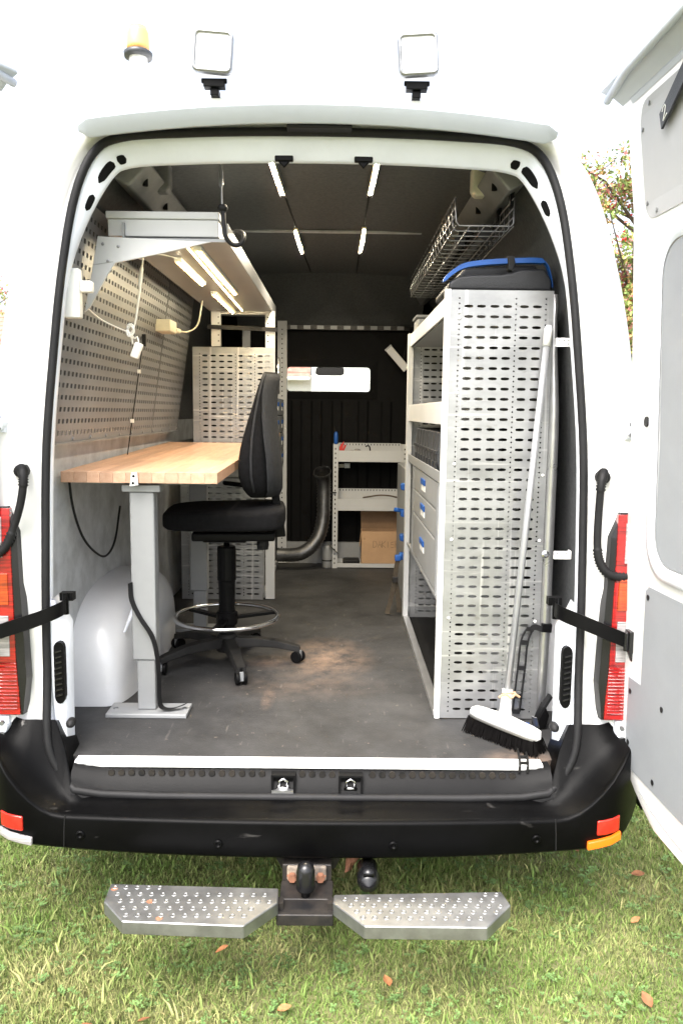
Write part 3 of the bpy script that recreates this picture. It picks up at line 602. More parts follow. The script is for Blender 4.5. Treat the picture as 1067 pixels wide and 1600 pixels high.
# frame details
for s in (-1, 1):
    def fp(z, d, dy):
        q = min((p for p in SEALF if p.x * s > 0), key=lambda p: abs(p.z - z)); r = inset(V(s * lerp([(b, a) for a, b in SEAL], z), 0, z), d); return V(r.x, yr(z) + dy, r.z)
    # lower pillar cover with vent
    zs = [.53, .58, .66, .76, .86, .95, 1.0, 1.03]
    rows = [[V(s * (lerp([(b, a) for a, b in SEAL], z) - k), yr(z) + dy, z) for k, dy in ((.010, .006), (.026, .010), ((lerp([(b, a) for a, b in SEAL], z) - .752) * (1 - .8 * sstep(.95, 1.03, z)), .022), ((lerp([(b, a) for a, b in SEAL], z) - .752) * (1 - .9 * sstep(.95, 1.03, z)), .09))] for z in zs]
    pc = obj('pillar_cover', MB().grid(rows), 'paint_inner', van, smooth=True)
    xv = s * (lerp([(b, a) for a, b in SEAL], .82) - .034); vent = MB()
    vp = []
    for qz, a0 in ((.885, 0), (.735, 180)):
        for k in range(7): a = R(a0 + 180 * k / 6); vp.append(V(xv + .0155 * math.cos(a), -.046 + (.006 if False else 0), qz + .022 * math.sin(a)))
    vent.prism(vp, (0, .02, 0)); vo = obj('frame_vent', vent, 'black_plastic', van)
    for k in range(9): obj('louvre', MB().bar((xv - .010, -.049, .742 + .017 * k - .003), (xv + .010, -.049, .742 + .017 * k + .003), .006, .005), 'black_gloss', vo)
    obj('rubber_stop', MB().lathe((s * .735, -.05, .655), [(.0, -.016), (.010, -.016), (.014, -.006), (.014, .012)], 14, 'Y'), 'rubber', van, smooth=True)
    # dark openings in the top corners of the frame
    for i0, i1 in ((39.2, 40.8), (42.2, 46.6), (48.0, 49.8)):
        rows = []
        for k in range(9):
            f = i0 + (i1 - i0) * k / 8; j = int(f); fr = f - j; wv = .36 * math.sqrt(max(.02, 1 - (2 * k / 8 - 1) ** 4))
            A = JR[2][j].lerp(JR[2][j + 1], fr); B = JR[4][j].lerp(JR[4][j + 1], fr); wv *= .8; rows.append([V(-s * q.x, q.y - .0045, q.z) for q in (A.lerp(B, .6 - wv), A.lerp(B, .6), A.lerp(B, .6 + wv))])
        obj('frame_opening', MB().slabgrid(rows, (0, .004, .001)), 'bulk_black', van)
    obj('top_striker', MB().box((s * .12 - .05 + .015, .148, 2.362), (s * .12 + .05 + .015, .16, 2.376)).box((s * .12 - .028 + .015, .136, 2.352), (s * .12 + .028 + .015, .16, 2.380)).prism([(s * .12 - .018 + .015, .140, 2.353), (s * .12 + .018 + .015, .140, 2.353), (s * .12 + .015, .140, 2.333)], (0, .012, 0)), 'black_plastic', van, bevel=.003)
# tail lights
for s in (-1, 1):
    def yl(z, dx): return yr(z) - .012 + (.10 * max(0, dx) ** 1.6)
    hz = MB(); rows = []
    for z in (.69, .72, .80, .95, 1.1, 1.24, 1.29, 1.315):
        xi = .850 + .025 * sstep(.75, 1.3, z) + .028 * sstep(1.24, 1.32, z) + .012 * sstep(.8, .69, z); rows.append([V(s * xi, yr(z) + .01, z), V(s * (xi + .006), yr(z) - .022, z), V(s * (xi + .03), yr(z) - .026, z), V(s * .95, yr(z) - .018, z), V(s * .998, yr(z) + .05, z), V(s * 1.006, yr(z) + .14, z)])
    hz.grid(rows); tl_ = obj('tail_light', hz, 'black_gloss', van, smooth=False)
    def lens(z0, z1, x0, x1, mm, pr, nz=2):
        rows = []
        for k in range(nz + 1):
            z = z0 + (z1 - z0) * k / nz; sh = .012 * sstep(.9, 1.3, z) - .012 * sstep(.9, .69, z); rows.append([V(s * (x0 + sh + (x1 - x0 - sh) * j / 8), yr(z) - .030 - pr + .17 * max(0, ((x0 + (x1 - x0) * j / 8) - .95) / .056) ** 2, z) for j in range(9)])
        return obj('lens', MB().slabgrid(rows, (0, .02, 0)), mm, tl_, bevel=.003)
    lens(.692, 1.310, .886, 1.006, 'lens_red', 0, 8)
    for z0, z1, mm, x0 in ((1.165, 1.285, 'lens_clear', .910), (1.025, 1.118, 'lens_orange', .898), (.870, .992, 'lens_clear', .901)):
        lens(z0, z1, x0, 1.004, mm, .004)
    for k in range(14):
        z = .71 + .0105 * k; obj('lens_rib', MB().grid([[V(s * x, yr(z + q) - .0318 + .17 * max(0, (x - .95) / .056) ** 2 - (.0015 if q == .002 else 0), z + q) for x in (.882, .90, .93, .95, .97)] for q in (0, .002, .004)]), 'lens_red', tl_)
    for z in (.655, 1.56):                              # door hinges
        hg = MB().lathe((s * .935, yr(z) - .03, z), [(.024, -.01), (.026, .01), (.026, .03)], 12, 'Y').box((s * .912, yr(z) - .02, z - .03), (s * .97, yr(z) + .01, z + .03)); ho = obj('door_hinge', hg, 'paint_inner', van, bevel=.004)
        for k in range(3): obj('hinge_bolt', MB().lathe((s * (.925 + .014 * (k % 2)), yr(z) - .036, z - .016 + .016 * k), [(.007, -.008), (.008, .0)], 6, 'Y'), 'galv', ho)
# bumper
mb = MB(); rows = []; xs = [-1.03 + 2.06 * i / 64 for i in range(65)]
def bump_row(x):
    a = abs(x); c = sstep(.72, .92, a); yf = -.255 + .025 * (a / .7) ** 2 + .22 * max(0, (a - .84) / .19) ** 2
    zi = .468 + .208 * sstep(.69, .775, a); zc = .452 + .215 * sstep(.70, 1.0, a) ** 1.25; yi = -.142 + .062 * sstep(.69, .775, a) + .16 * sstep(.86, 1.03, a); zb = .337 + .03 * a ** 3 + .03 * sstep(.8, 1.03, a)
    yc = yf + .014; yi = max(yi, yc + .02)
    L = lambda t, u: V(x, yi + (yc - yi) * t, zi + (zc - zi) * u)
    q = .30 + .45 * c
    return [V(x, yi + .14, zi - .05), V(x, yi + .012, zi - .006), V(x, yi, zi), L(.25, .72 - .3 * c), L(.6, .93 - .2 * c), L(.93, .99), V(x, yc, zc), V(x, yf + .004, zc - .004), V(x, yf, zc - .012), V(x, yf - .002, zc * .5 + zb * .5), V(x, yf + .001, zb + .012), V(x, yf + .006, zb + .004), V(x, yf + .03, zb), V(x, yf + .16, zb + .02)]
mb.grid([bump_row(x) for x in xs]); 
bp_ = obj('rear_bumper', mb, 'bumper_plastic', van, smooth=True, wn=True)
for s in (-1, 1):
    mb = MB().grid([[V(s * (1.03 + .01), y, z) for y in (.0, .15, .34)] for z in (.36, .5, .66)]); obj('bumper_end', mb, 'black_plastic', bp_)
    yk = lambda x: -.255 + .025 * (abs(x) / .7) ** 2 + .22 * max(0, (abs(x) - .84) / .19) ** 2
    rows = [[V(s * x, yk(x) - .006 + .0, z + .006 * (x - .84) / .07) for x in (.822, .85, .875, .895)] for z in (.402, .425, .447)]
    tag(obj('reflector', MB().slabgrid(rows, (0, .012, 0)), 'reflector_red', bp_, bevel=.004))
    rows = [[V(s * x, yk(x) - .012, z + .012 * (x - .84) / .07) for x in (.795, .83, .865, .90)] for z in (.368, .380, .392)]
    ml = obj('marker_light', MB().slabgrid(rows, (0, .014, 0)), 'amber_lit' if s > 0 else 'lens_clear', bp_, bevel=.004)
    tag(ml, 'glowing amber side marker light' if s > 0 else 'unlit clear side marker light')
    obj('seam', MB().tube([(s * .70, bump_row(.70)[7].y - .002, .452), (s * .702, bump_row(.702)[9].y - .0, .41), (s * .704, bump_row(.704)[9].y - .0, .36)], .0016, 6), 'rubber', bp_)
for x, z in ((-.655, .398), (-.26, .384), (.235, .384), (.645, .396)):
    y = bump_row(x)[9].y; obj('parking_sensor', MB().lathe((x, y, z), [(.004, -.002), (.0075, -.0055), (.0095, -.0055), (.0125, -.003), (.013, .004)], 18, 'Y'), 'bumper_plastic', bp_, smooth=False)
# tow hitch
mb = MB(); mb.prism([(-.115, -.17, .36), (-.10, -.17, .30), (-.085, -.17, .27), (.07, -.17, .27), (.085, -.17, .30), (.10, -.17, .36)], (0, -.02, 0)).box((-.08, -.24, .20), (.062, -.192, .315)).box((-.082, -.33, .255), (.066, -.24, .268)).box((-.085, -.40, .235), (.068, -.33, .268)).box((-.05, -.17, .30), (.04, .2, .36))
th = obj('tow_hitch', mb, 'dirt_metal', van, bevel=.004)
obj('ball_cap', MB().lathe((-.01, -.315, 0), [(.0, .368), (.012, .366), (.022, .357), (.0255, .343), (.026, .315), (.027, .295), (.024, .288), (.013, .286), (.012, .262)], 24), 'black_gloss', th, smooth=True)
obj('rust_plate', MB().box((-.066, -.252, .270), (.047, -.238, .315)), 'rust_pale', th, bevel=.006)
for x in (-.05, .03): obj('bolt', MB().lathe((x, -.252, .287), [(.0, -.016), (.012, -.016), (.013, .0), (.017, .002)], 6, 'Y'), 'rust', th)
for x in (-.052, .032): obj('bolt_hole', MB().lathe((x, -.19, .342), [(.007, -.003), (.009, .0)], 12, 'Y'), 'rust', th)
obj('frame_rail', MB().prism([(-.17, .1, .38), (-.11, -.12, .38), (-.10, -.12, .33), (-.10, .1, .28)], (.03, .06, 0)), 'rust_pale', th)
obj('trailer_socket', MB().lathe((.165, -.26, .292), [(.0, -.045), (.02, -.045), (.03, -.03), (.033, .0), (.027, .02), (.03, .05)], 18, 'Y').box((.15, -.30, .315), (.18, -.25, .33)), 'black_gloss', th, smooth=True)
obj('socket_cable', MB().tube([(.165, -.2, .30), (.15, -.16, .31), (.125, -.17, .29), (.11, -.18, .26), (.115, -.16, .31), (.14, -.12, .345)], .011, 8), 'rust', th, smooth=True)
# step plates
for s, poly in ((-1, ((-.545, -.322), (-.541, -.40), (-.472, -.482), (-.161, -.497), (-.082, -.40), (-.085, -.337))), (1, ((.070, -.364), (.068, -.40), (.148, -.495), (.458, -.497), (.538, -.403), (.525, -.345)))):
    zt = .302; mb = MB(); n = len(poly); top = [V(x, y, zt) for x, y in poly]; mb.add(top, [tuple(range(n))])
    cxp = sum(p[0] for p in poly) / n; cyp = sum(p[1] for p in poly) / n
    for i in range(n): a, b = top[i], top[(i + 1) % n]; mb.add([a, b, V(b.x, b.y, zt - .034), V(a.x, a.y, zt - .034)], [(0, 1, 2, 3)])
    st = obj('rear_step', mb, 'galv', van, solid=.003, bevel=.0015)
    hb = MB(); sb = MB(); x0 = min(p[0] for p in poly); x1 = max(p[0] for p in poly)
    for r in range(5):
        y = -.338 - .030 * r - (.02 if s > 0 else 0) * (1 - r * .2)
        for k in range(16):
            x = x0 + .015 + .0305 * k + (.0152 if r % 2 else 0)
            def ins(px, py):
                for i in range(n):
                    (ax, ay), (bx, by) = poly[i], poly[(i + 1) % n]; ln = math.hypot(bx - ax, by - ay); cr = ((bx - ax) * (py - ay) - (by - ay) * (px - ax)) / ln
                    if cr < .011: return False
                return True
            if ins(x, y): sb.lathe((x, y, zt), [(.0088, .0), (.0078, .0022), (.0062, .0032), (.0048, .0028), (.0044, .0006)], 10); hb.lathe((x, y, zt + .0007), [(.0042, .0), (.0041, .0004)], 8)
    tag(obj('tread_studs', sb, 'galv', st, smooth=True), kind='stuff'); tag(obj('stud_holes', hb, 'bin_dark', st), kind='stuff')
    if s < 0:
        rb = MB()
        for (x, y) in ((-.53, -.345), (-.42, -.40), (-.38, -.47)): rb.lathe((x, y, zt + .0012), [(.010, .0), (.009, .0008)], 9)
        obj('rust_spots', rb, 'rust', st)
    obj('step_arm', MB().bar((s * .06 - .008, -.365, .277), (s * .30 - .008, -.365, .277), .03, .02), 'dirt_metal', st)

# rear doors (hinged at the corners, standing open)
XD = [(.46, .932), (1.0, .928), (1.5, .924), (1.87, .909), (2.17, .894), (2.40, .866), (2.47, .846), (2.505, .812)]
def door(s, swing):
    hy = -.05; M = Matrix.Translation(V(s * .95, hy, 0)) @ Matrix.Rotation(swing, 4, 'Z') @ Matrix.Translation(V(-s * .95, -hy, 0))
    def P(y, z, off=0): return M @ V(s * (lerp(XD, z) + .05 * (-y - .05) + off), y, z)
    def slab(zs, ya, yb, off, th, n=8):
        rows = [[P(ya(z) + (yb(z) - ya(z)) * k / n, z, off) for k in range(n + 1)] for z in zs]; d = M.to_3x3() @ V(s * th, 0, 0); return MB().slabgrid(rows, d)
    zs = [.468, .469, .472, .478, .487, .50, .52, .55, .58, .62, .66, .7, .85, 1.0, 1.2, 1.4, 1.58, 1.75, 1.9, 2.0, 2.1, 2.17, 2.25, 2.33, 2.40, 2.44, 2.47]
    ya = lambda z: -.045 - .27 * max(0, (.70 - z) / .232) ** 2.6
    yb = lambda z: -.80
    d = obj('rear_door', slab(zs, ya, yb, 0, .055), 'paint', van, smooth=True, wn=True); tag(d, 'open right rear door with grey lining panels' if s > 0 else 'open left rear door, almost out of sight')
    d.data.polygons.foreach_set('use_smooth', [False] * len(d.data.polygons)); md = d.modifiers.new('bv', 'BEVEL'); md.width = .012; md.segments = 3; md.limit_method = 'ANGLE'; md.angle_limit = R(40)
    d.data.polygons.foreach_set('use_smooth', [True] * len(d.data.polygons))
    def rounded(z0, z1, y0, y1, r):
        zz = sorted(set([z0 + r * (1 - math.cos(R(a))) for a in range(0, 91, 15)] + [z1 - r * (1 - math.cos(R(a))) for a in range(0, 91, 15)] + [z0 + (z1 - z0) * k / 8 for k in range(9)]))
        def e(z):
            q = max(0, r - (z - z0), r - (z1 - z)); return r - math.sqrt(max(0, r * r - q * q))
        return zz, (lambda z: y0 - e(z)), (lambda z: y1 + e(z))
    zz, a_, b_ = rounded(2.125, 2.425, -.125, -.72, .06); pn = obj('upper_panel', slab(zz, a_, b_, -.003, .005), 'door_light', d)
    for (y, z) in ((-.14, 2.36), (-.142, 2.17), (-.20, 2.14), (-.19, 2.41), (-.4, 2.14)): obj('screw', MB().cyl(P(y, z, -.007), P(y, z, -.001), .006, seg=10), 'galv', pn)
    # raised frame round the deep middle recess
    zz, a_, b_ = rounded(1.16, 2.085, -.155, -.74, .10); z2, a2, b2 = rounded(1.20, 2.045, -.20, -.70, .09)
    mb = MB(); N = 48
    def loop(z0, z1, y0, y1, r, off):
        out = []
        for qy, qz, s0 in ((y0 - r, z1 - r, 0), (y1 + r, z1 - r, 90), (y1 + r, z0 + r, 180), (y0 - r, z0 + r, 270)):
            for k in range(9): a = R(s0 + 90 * k / 8); out.append(P(qy + r * math.cos(a), qz + r * math.sin(a), off))
        return out
    lp = [loop(1.16, 2.085, -.195, -.75, .11, .001), loop(1.165, 2.08, -.198, -.747, .11, -.012), loop(1.185, 2.06, -.217, -.73, .10, -.014), loop(1.20, 2.045, -.235, -.71, .09, -.004)]
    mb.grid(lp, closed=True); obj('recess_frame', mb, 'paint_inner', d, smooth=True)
    zz, a_, b_ = rounded(1.205, 2.04, -.24, -.705, .085); obj('middle_panel', slab(zz, a_, b_, -.004, .006), 'door_grey', d)
    zz = [.572, .574, .58, .59, .605, .63, .66, .72, .80, .838, .84, .90, 1.0, 1.08, 1.10, 1.115, 1.125, 1.13]
    ylow = lambda z: (-.112 if z < .839 else -.195) - .03 * max(0, (.63 - z) / .058) ** 2 - (.015 if z > 1.12 else 0)
    lp_ = obj('lower_panel', slab(zz, ylow, lambda z: -.75, -.003, .006), 'door_grey', d)
    for (y, z) in ((-.215, 1.10), (-.130, .80), (-.132, .645), (-.30, .60), (-.33, .82), (-.46, 1.1)): obj('panel_plug', MB().lathe((0, 0, 0), [(.0, -.004), (.006, -.003), (.0085, 0)], 12), 'rubber', lp_).matrix_local = Matrix.Translation(P(y, z, -.005)) @ (M.to_3x3() @ Matrix.Rotation(R(-90 * s), 3, 'Y')).to_4x4()
    obj('edge_seam', MB().tube([P(-.22, .535, -.001), P(-.30, .515, -.001), P(-.42, .503, -.001), P(-.79, .50, -.001)], .0016, 5), 'door_grey', d)
    obj('grommet', MB().cyl(P(-.150, 1.585, -.004), P(-.150, 1.585, .004), .0145, seg=20), 'rubber', d)
    # top edge, drip bar and handle bar
    obj('drip_bar', MB().tube([P(-.035, 2.47, -.040), P(-.2, 2.485, -.040), P(-.78, 2.492, -.040)], .011, 8), 'lip_shade_trim', d, smooth=True)
    mb = MB(); mb.grid([[P(y, 2.455, -.001), P(y, 2.475, -.018), P(y, 2.49, -.040), P(y, 2.51, -.02), P(y, 2.515, .05), P(y, 2.46, .055)] for y in (-.04, -.2, -.5, -.80)]); obj('top_edge', mb, 'lip_shade_trim', d, smooth=True)
    obj('channel', MB().grid([[P(y, 2.44, -.002), P(y, 2.452, -.005), P(y, 2.46, -.001)] for y in (-.10, -.3, -.8)]), 'lip_shade_trim', d)
    tb = obj('strap_tab', MB().bar(P(-.265, 2.338, -.012), P(-.52, 2.445, -.02), .006, .046, up=M.to_3x3() @ V(0, .4, .9)), 'case_black', d)
    if s > 0:                                          # chalk "2" on the black strap
        pts = [(-.012, .010), (-.006, .016), (.004, .015), (.007, .008), (.002, .0), (-.006, -.007), (-.012, -.014), (.010, -.015)]
        ax = (P(-.52, 2.445, -.02) - P(-.265, 2.338, -.012)).normalized(); up = V(0, 0, 1); up = (up - ax * up.dot(ax)).normalized(); c = P(-.245, 2.371, -.0165); c = P(-.297, 2.3515, -.0131) + ax.cross(up).normalized() * (-.0045 if ax.cross(up).x > 0 else .0045)
        obj('chalk_mark', MB().tube([c + ax * u * 1.2 + up * v * 1.1 for u, v in pts], .0014, 5), 'white_plastic', tb)
    return d, P
dR, PR = door(1, 0); dL, PL = door(-1, R(-27))
# door check straps and wiring conduits
for s in (-1, 1):
    if s > 0: path = [(.735, .0, 1.01), (.726, -.05, 1.018), (.745, -.085, 1.012), (.80, -.098, .992), (.865, -.104, .966), (.916, -.108, .946)]
    else: path = [(-.755, .0, 1.01), (-.748, -.05, 1.012), (-.765, -.085, 1.006), (-.82, -.10, .985), (-.90, -.115, .96), (-.985, -.14, .93)]
    mb = MB(); prev = None; rows = []
    for p in catmull([V(*q) for q in path], 4): rows.append([p + V(0, 0, .022), p + V(0, 0, -.022)])
    mb.slabgrid(rows, (0, .010, 0)); cs = obj('door_check_strap', mb, 'black_plastic', van, bevel=.003)
    e = V(*path[0]); obj('pivot', MB().cyl(e + V(0, -.005, -.028), e + V(0, -.005, .038), .009, seg=10).box(e + V(-.02, .0, .012), e + V(.02, .03, .036)), 'black_plastic', cs)
    if s > 0:
        e = V(*path[-1]); obj('end_bracket', MB().box(e + V(.004, -.02, -.035), e + V(.022, .02, .03)).cyl(e + V(0, -.006, -.03), e + V(0, -.006, .026), .008, seg=10).prism([e + V(.006, -.018, -.035), e + V(.024, -.018, -.035), e + V(.016, -.018, -.062)], (0, .02, 0)), 'black_gloss', cs, bevel=.003)
    pts = [V(*q) for q in (((.858, -.01, 1.432), (.846, -.045, 1.425), (.838, -.055, 1.39), (.837, -.05, 1.31), (.838, -.05, 1.22), (.848, -.055, 1.165), (.88, -.06, 1.13), (.945, -.05, 1.125)) if s > 0 else ((-.872, -.01, 1.425), (-.855, -.045, 1.42), (-.85, -.055, 1.385), (-.862, -.055, 1.32), (-.885, -.055, 1.25), (-.91, -.06, 1.195), (-.945, -.07, 1.175), (-1.0, -.09, 1.20)))]
    pp = catmull(pts, 12); rr_ = [.0115 + (.0038 if (i % 2 and (i < 26 or i > 50)) else 0) for i in range(len(pp))]
    wc = obj('wiring_conduit', MB().tube(pp, rr_, 10), 'rubber', van, smooth=True)
    obj('grommet', MB().lathe((pts[0].x, -.01, 1.418), [(.016, -.02), (.02, -.008), (.022, .012)], 14, 'Y'), 'rubber', wc, smooth=True)

# ------------------------------------------------------------------ things inside the van
# perforated tool boards on the left wall
bd = (V(-.722, 0, 2.25) - V(-.82, 0, 1.495)); H_ = bd.length; bv = bd.normalized()
for (ya, n, lab) in ((.085, 35, 'long perforated metal tool board on left wall above the workbench'), (1.428, 16, 'narrower perforated tool board on left wall, deeper in the van')):
    W_ = n * .038; bands = [(k * .038, (k + 1) * .038, 'sq', .0185, .0150) for k in range(n)]
    mb = perf(MB(), (-.82, ya, 1.495), (0, 1, 0), bv + V(0, .07, 0), W_, H_, bands, .038, z0=.012)
    o = obj('perforated_board', mb, 'perf_peg', solid=.0016); tag(o, lab, 'board', 'perforated boards on the left wall')
    # bottom flange
    obj('bottom_flange', MB().box((-.82, ya, 1.4925), (-.805, ya + W_, 1.4945)), 'perf_peg', o)
    for k in range(0, n, 5): obj('fixing_screw', MB().lathe((-.8165, ya + .019 + .038 * k, 1.504), [(.0, .004), (.006, .003), (.007, 0)], 8, 'X'), 'galv', o)
jb = thing('junction_box', 'small pale junction box on the tool board below the overhead shelf', 'junction box', (-.715, 1.34, 1.98))
obj('housing', MB().box((-.76, 1.28, 1.955), (-.69, 1.42, 2.01)), 'yellowed', jb, bevel=.006); obj('gland', MB().cyl((-.70, 1.42, 1.975), (-.69, 1.47, 1.975), .012), 'yellowed', jb)
obj('cable', MB().tube(catmull([V(-.69, 1.47, 1.975), V(-.66, 1.54, 1.98), V(-.62, 1.58, 2.02), V(-.60, 1.6, 2.135)], 5), .004, 6), 'yellowed', jb, smooth=True)
bcb = thing('black_cable', 'thin black cable with white clips running down the tool board', 'cable', (-.78, 1.0, 1.5))
pc_ = [V(-.785 + .135 * t - .0, 1.00 + .06 * t, 1.40 + .52 * t) + V(.012, 0, 0) for t in (0, .15, .3, .5, .7, .85, 1)]
for p in pc_: p.x = -.82 + (p.z - 1.495) * .13 + .008
obj('wire', MB().tube(pc_, .0024, 6), 'rubber', bcb); obj('connector', MB().bar(pc_[-1], pc_[-1] - V(0, 0, .05), .015, .014), 'rubber', bcb)
for p in (pc_[2], pc_[4]): obj('clip', MB().box(p - V(.006, .008, .008), p + V(.006, .008, .008)), 'white_plastic', bcb)

# overhead shelf
sh = thing('overhead_shelf', 'long grey overhead shelf on a white gusset with warm light tubes beneath', 'shelf', (-.46, .3, 2.14))
obj('shelf_board', MB().box((-.625, .272, 2.140), (-.300, 2.26, 2.150)), 'powder_grey', sh)
obj('front_lip', MB().box((-.3005, .272, 2.139), (-.293, 2.26, 2.198)), 'powder_grey', sh, bevel=.002)
obj('wall_lip', MB().box((-.632, .272, 2.139), (-.6255, 2.26, 2.198)), 'powder_grey', sh)
g = [(-.728, 2.157), (-.36, 2.152), (-.655, 2.078), (-.655, 2.077), (-.768, 1.922), (-.758, 2.02)]
g = [(-.708, 2.152), (-.345, 2.1385), (-.50, 2.102), (-.655, 2.069), (-.690, 2.015), (-.738, 1.93), (-.757, 1.913), (-.730, 2.04)]
gs = obj('gusset', MB().prism([(x, .262, z) for x, z in g], (0, .008, 0)), 'powder_white', sh, bevel=.001, segs=1)
for x, z in ((-.692, 2.128), (-.643, 2.121), (-.677, 2.075)): obj('rivet', MB().lathe((x, .262, z), [(.0, -.004), (.004, -.003), (.0055, 0)], 10, 'Y'), 'galv', gs)
obj('gusset_fold', MB().bar((-.728, .2605, 2.062), (-.66, .2605, 2.073), .0012, .0012), 'powder_grey', gs)
for (x, y0, y1) in ((-.506, .53, 1.06), (-.402, .33, 1.32), (-.50, 1.31, 1.99)):
    lt = obj('light_tube', MB().bar((x, y0, 2.133), (x, y1, 2.133), .026, .012), 'white_plastic', sh); obj('diffuser', MB().bar((x, y0 + .010, 2.1255), (x, y1 - .010, 2.1255), .0255, .003), 'led_edge', lt); obj('led_core', MB().bar((x, y0 + .014, 2.1225), (x, y1 - .014, 2.1225), .0042, .003), 'led_white', lt)
tp = obj('light_tape', MB().bar((-.436, .31, 2.1385), (-.452, 1.99, 2.1385), .010, .002), 'yellowed', sh)
tm = MB()
for i in range(84): y = .32 + .02 * i; x = -.436 - .016 * (y - .31) / 1.68; tm.box((x - .0035, y - .0035, 2.1345), (x + .0035, y + .0035, 2.1373))
tag(obj('light_dots', tm, 'led_dot', tp), kind='stuff')
obj('cable', MB().tube(catmull([V(-.60, .45, 2.13), V(-.55, .47, 2.136), V(-.506, .52, 2.134)], 5), .002, 5), 'white_plastic', sh)
bx_ = thing('storage_box', 'flat white lidded box on the overhead shelf above the gusset', 'box', (-.505, .45, 2.157))
obj('box_body', MB().box((-.682, .288, 2.1585), (-.326, .70, 2.212)), 'powder_white', bx_, bevel=.003); obj('lid', MB().box((-.687, .282, 2.2125), (-.322, .706, 2.236)), 'powder_white', bx_, bevel=.003)
hr = thing('hanging_turnbuckle', 'thin metal turnbuckle rod with black knob hanging from the roof', 'turnbuckle', (-.312, .26, 2.38))
obj('rod', MB().tube([(-.315, .27, 2.43), (-.313, .268, 2.34), (-.31, .262, 2.25), (-.302, .262, 2.15)], .0028, 8), 'galv', hr)
obj('turnbuckle', MB().tube([(-.314, .268, 2.365), (-.309, .268, 2.355), (-.309, .268, 2.315), (-.313, .267, 2.305), (-.318, .268, 2.315), (-.318, .268, 2.355), (-.314, .268, 2.365)], .0032, 6), 'galv', hr)
obj('knob', MB().lathe((-.308, .262, 2.243), [(.0, .012), (.012, .010), (.017, .0), (.012, -.010), (.0, -.012)], 16), 'rubber', hr, smooth=True)
obj('black_hose', MB().tube(catmull([V(-.307, .262, 2.24), V(-.303, .25, 2.19), V(-.297, .25, 2.152), V(-.275, .26, 2.13), V(-.252, .27, 2.135), V(-.245, .30, 2.165), V(-.26, .36, 2.19), V(-.288, .42, 2.205)], 6), .0075, 8), 'rubber', hr, smooth=True)
sw = thing('wall_switch', 'white plastic switch box on the left door pillar', 'switch', (-.735, .10, 1.88))
obj('housing', MB().box((-.772, .105, 1.878), (-.722, .14, 2.026)), 'white_plastic', sw, bevel=.005); obj('plug', MB().box((-.7215, .11, 1.955), (-.685, .138, 1.990)), 'white_plastic', sw, bevel=.006)
wc_ = thing('white_lead', 'white charging lead with inline adapter and plug hanging under the overhead shelf', 'cable', (-.63, .40, 1.80))
obj('lead', MB().tube(catmull([V(-.595, .40, 2.125), V(-.600, .40, 2.09), V(-.607, .40, 2.02), V(-.617, .40, 1.96), V(-.625, .40, 1.91), V(-.635, .40, 1.875), V(-.648, .40, 1.862), V(-.652, .39, 1.885), V(-.636, .39, 1.890), V(-.630, .39, 1.868), V(-.64, .40, 1.85), V(-.638, .40, 1.825)], 6), .0028, 6), 'white_plastic', wc_, smooth=True)
obj('second_lead', MB().tube(catmull([V(-.762, .27, 1.96), V(-.765, .30, 1.94), V(-.735, .35, 1.905), V(-.70, .38, 1.885), V(-.665, .40, 1.87), V(-.645, .40, 1.862), V(-.632, .40, 1.845), V(-.622, .40, 1.85), V(-.615, .39, 1.83)], 6), .0024, 6), 'white_plastic', wc_, smooth=True)
obj('inline_adapter', MB().tube([(-.601, .40, 2.088), (-.603, .40, 2.075), (-.609, .40, 2.03), (-.612, .40, 2.012)], [.003, .0065, .0065, .003], 8), 'white_plastic', wc_, smooth=True)
obj('knot', MB().tube(catmull([V(-.655, .395, 1.87), V(-.64, .385, 1.885), V(-.63, .39, 1.865), V(-.648, .385, 1.85), V(-.655, .392, 1.872), V(-.637, .388, 1.842)], 5), .003, 6), 'white_plastic', wc_, smooth=True)
obj('plug', MB().bar((-.612, .39, 1.828), (-.632, .39, 1.778), .028, .022, up=(0, 1, 0)), 'white_plastic', wc_, bevel=.005)

# workbench
wb = thing('workbench', 'beech butcher-block workbench on grey height-adjustable steel legs', 'workbench', (-.58, .29, FZ))
YA, YB = .25, 1.93; zt = lambda y: 1.398 + .036 * (y - .25) / 1.7
tt = obj('tabletop', MB().prism([(-.845, YA + .003, zt(YA) - .036), (-.845, YB, zt(YB) - .036), (-.845, YB, zt(YB) - .005), (-.845, YA + .003, zt(YA) - .005)], (.513, 0, 0)), 'beech', wb)
nS = 12; wS = .517 / nS
for i in range(nS):
    x0 = -.847 + wS * i; d = .0004 * (i % 3)
    mb = MB().add([(x0 + .0003, YA - d, zt(YA) - .0365), (x0 + wS - .0003, YA - d, zt(YA) - .0365), (x0 + wS - .0003, YB + .001, zt(YB) - .0365), (x0 + .0003, YB + .001, zt(YB) - .0365), (x0 + .0003, YA - d, zt(YA)), (x0 + wS - .0003, YA - d, zt(YA)), (x0 + wS - .0003, YB + .001, zt(YB)), (x0 + .0003, YB + .001, zt(YB))], [(3,2,1,0),(4,5,6,7),(0,1,5,4),(1,2,6,5),(2,3,7,6),(3,0,4,7)])
    obj('stave', mb, 'beech', tt, bevel=.0008, segs=1)
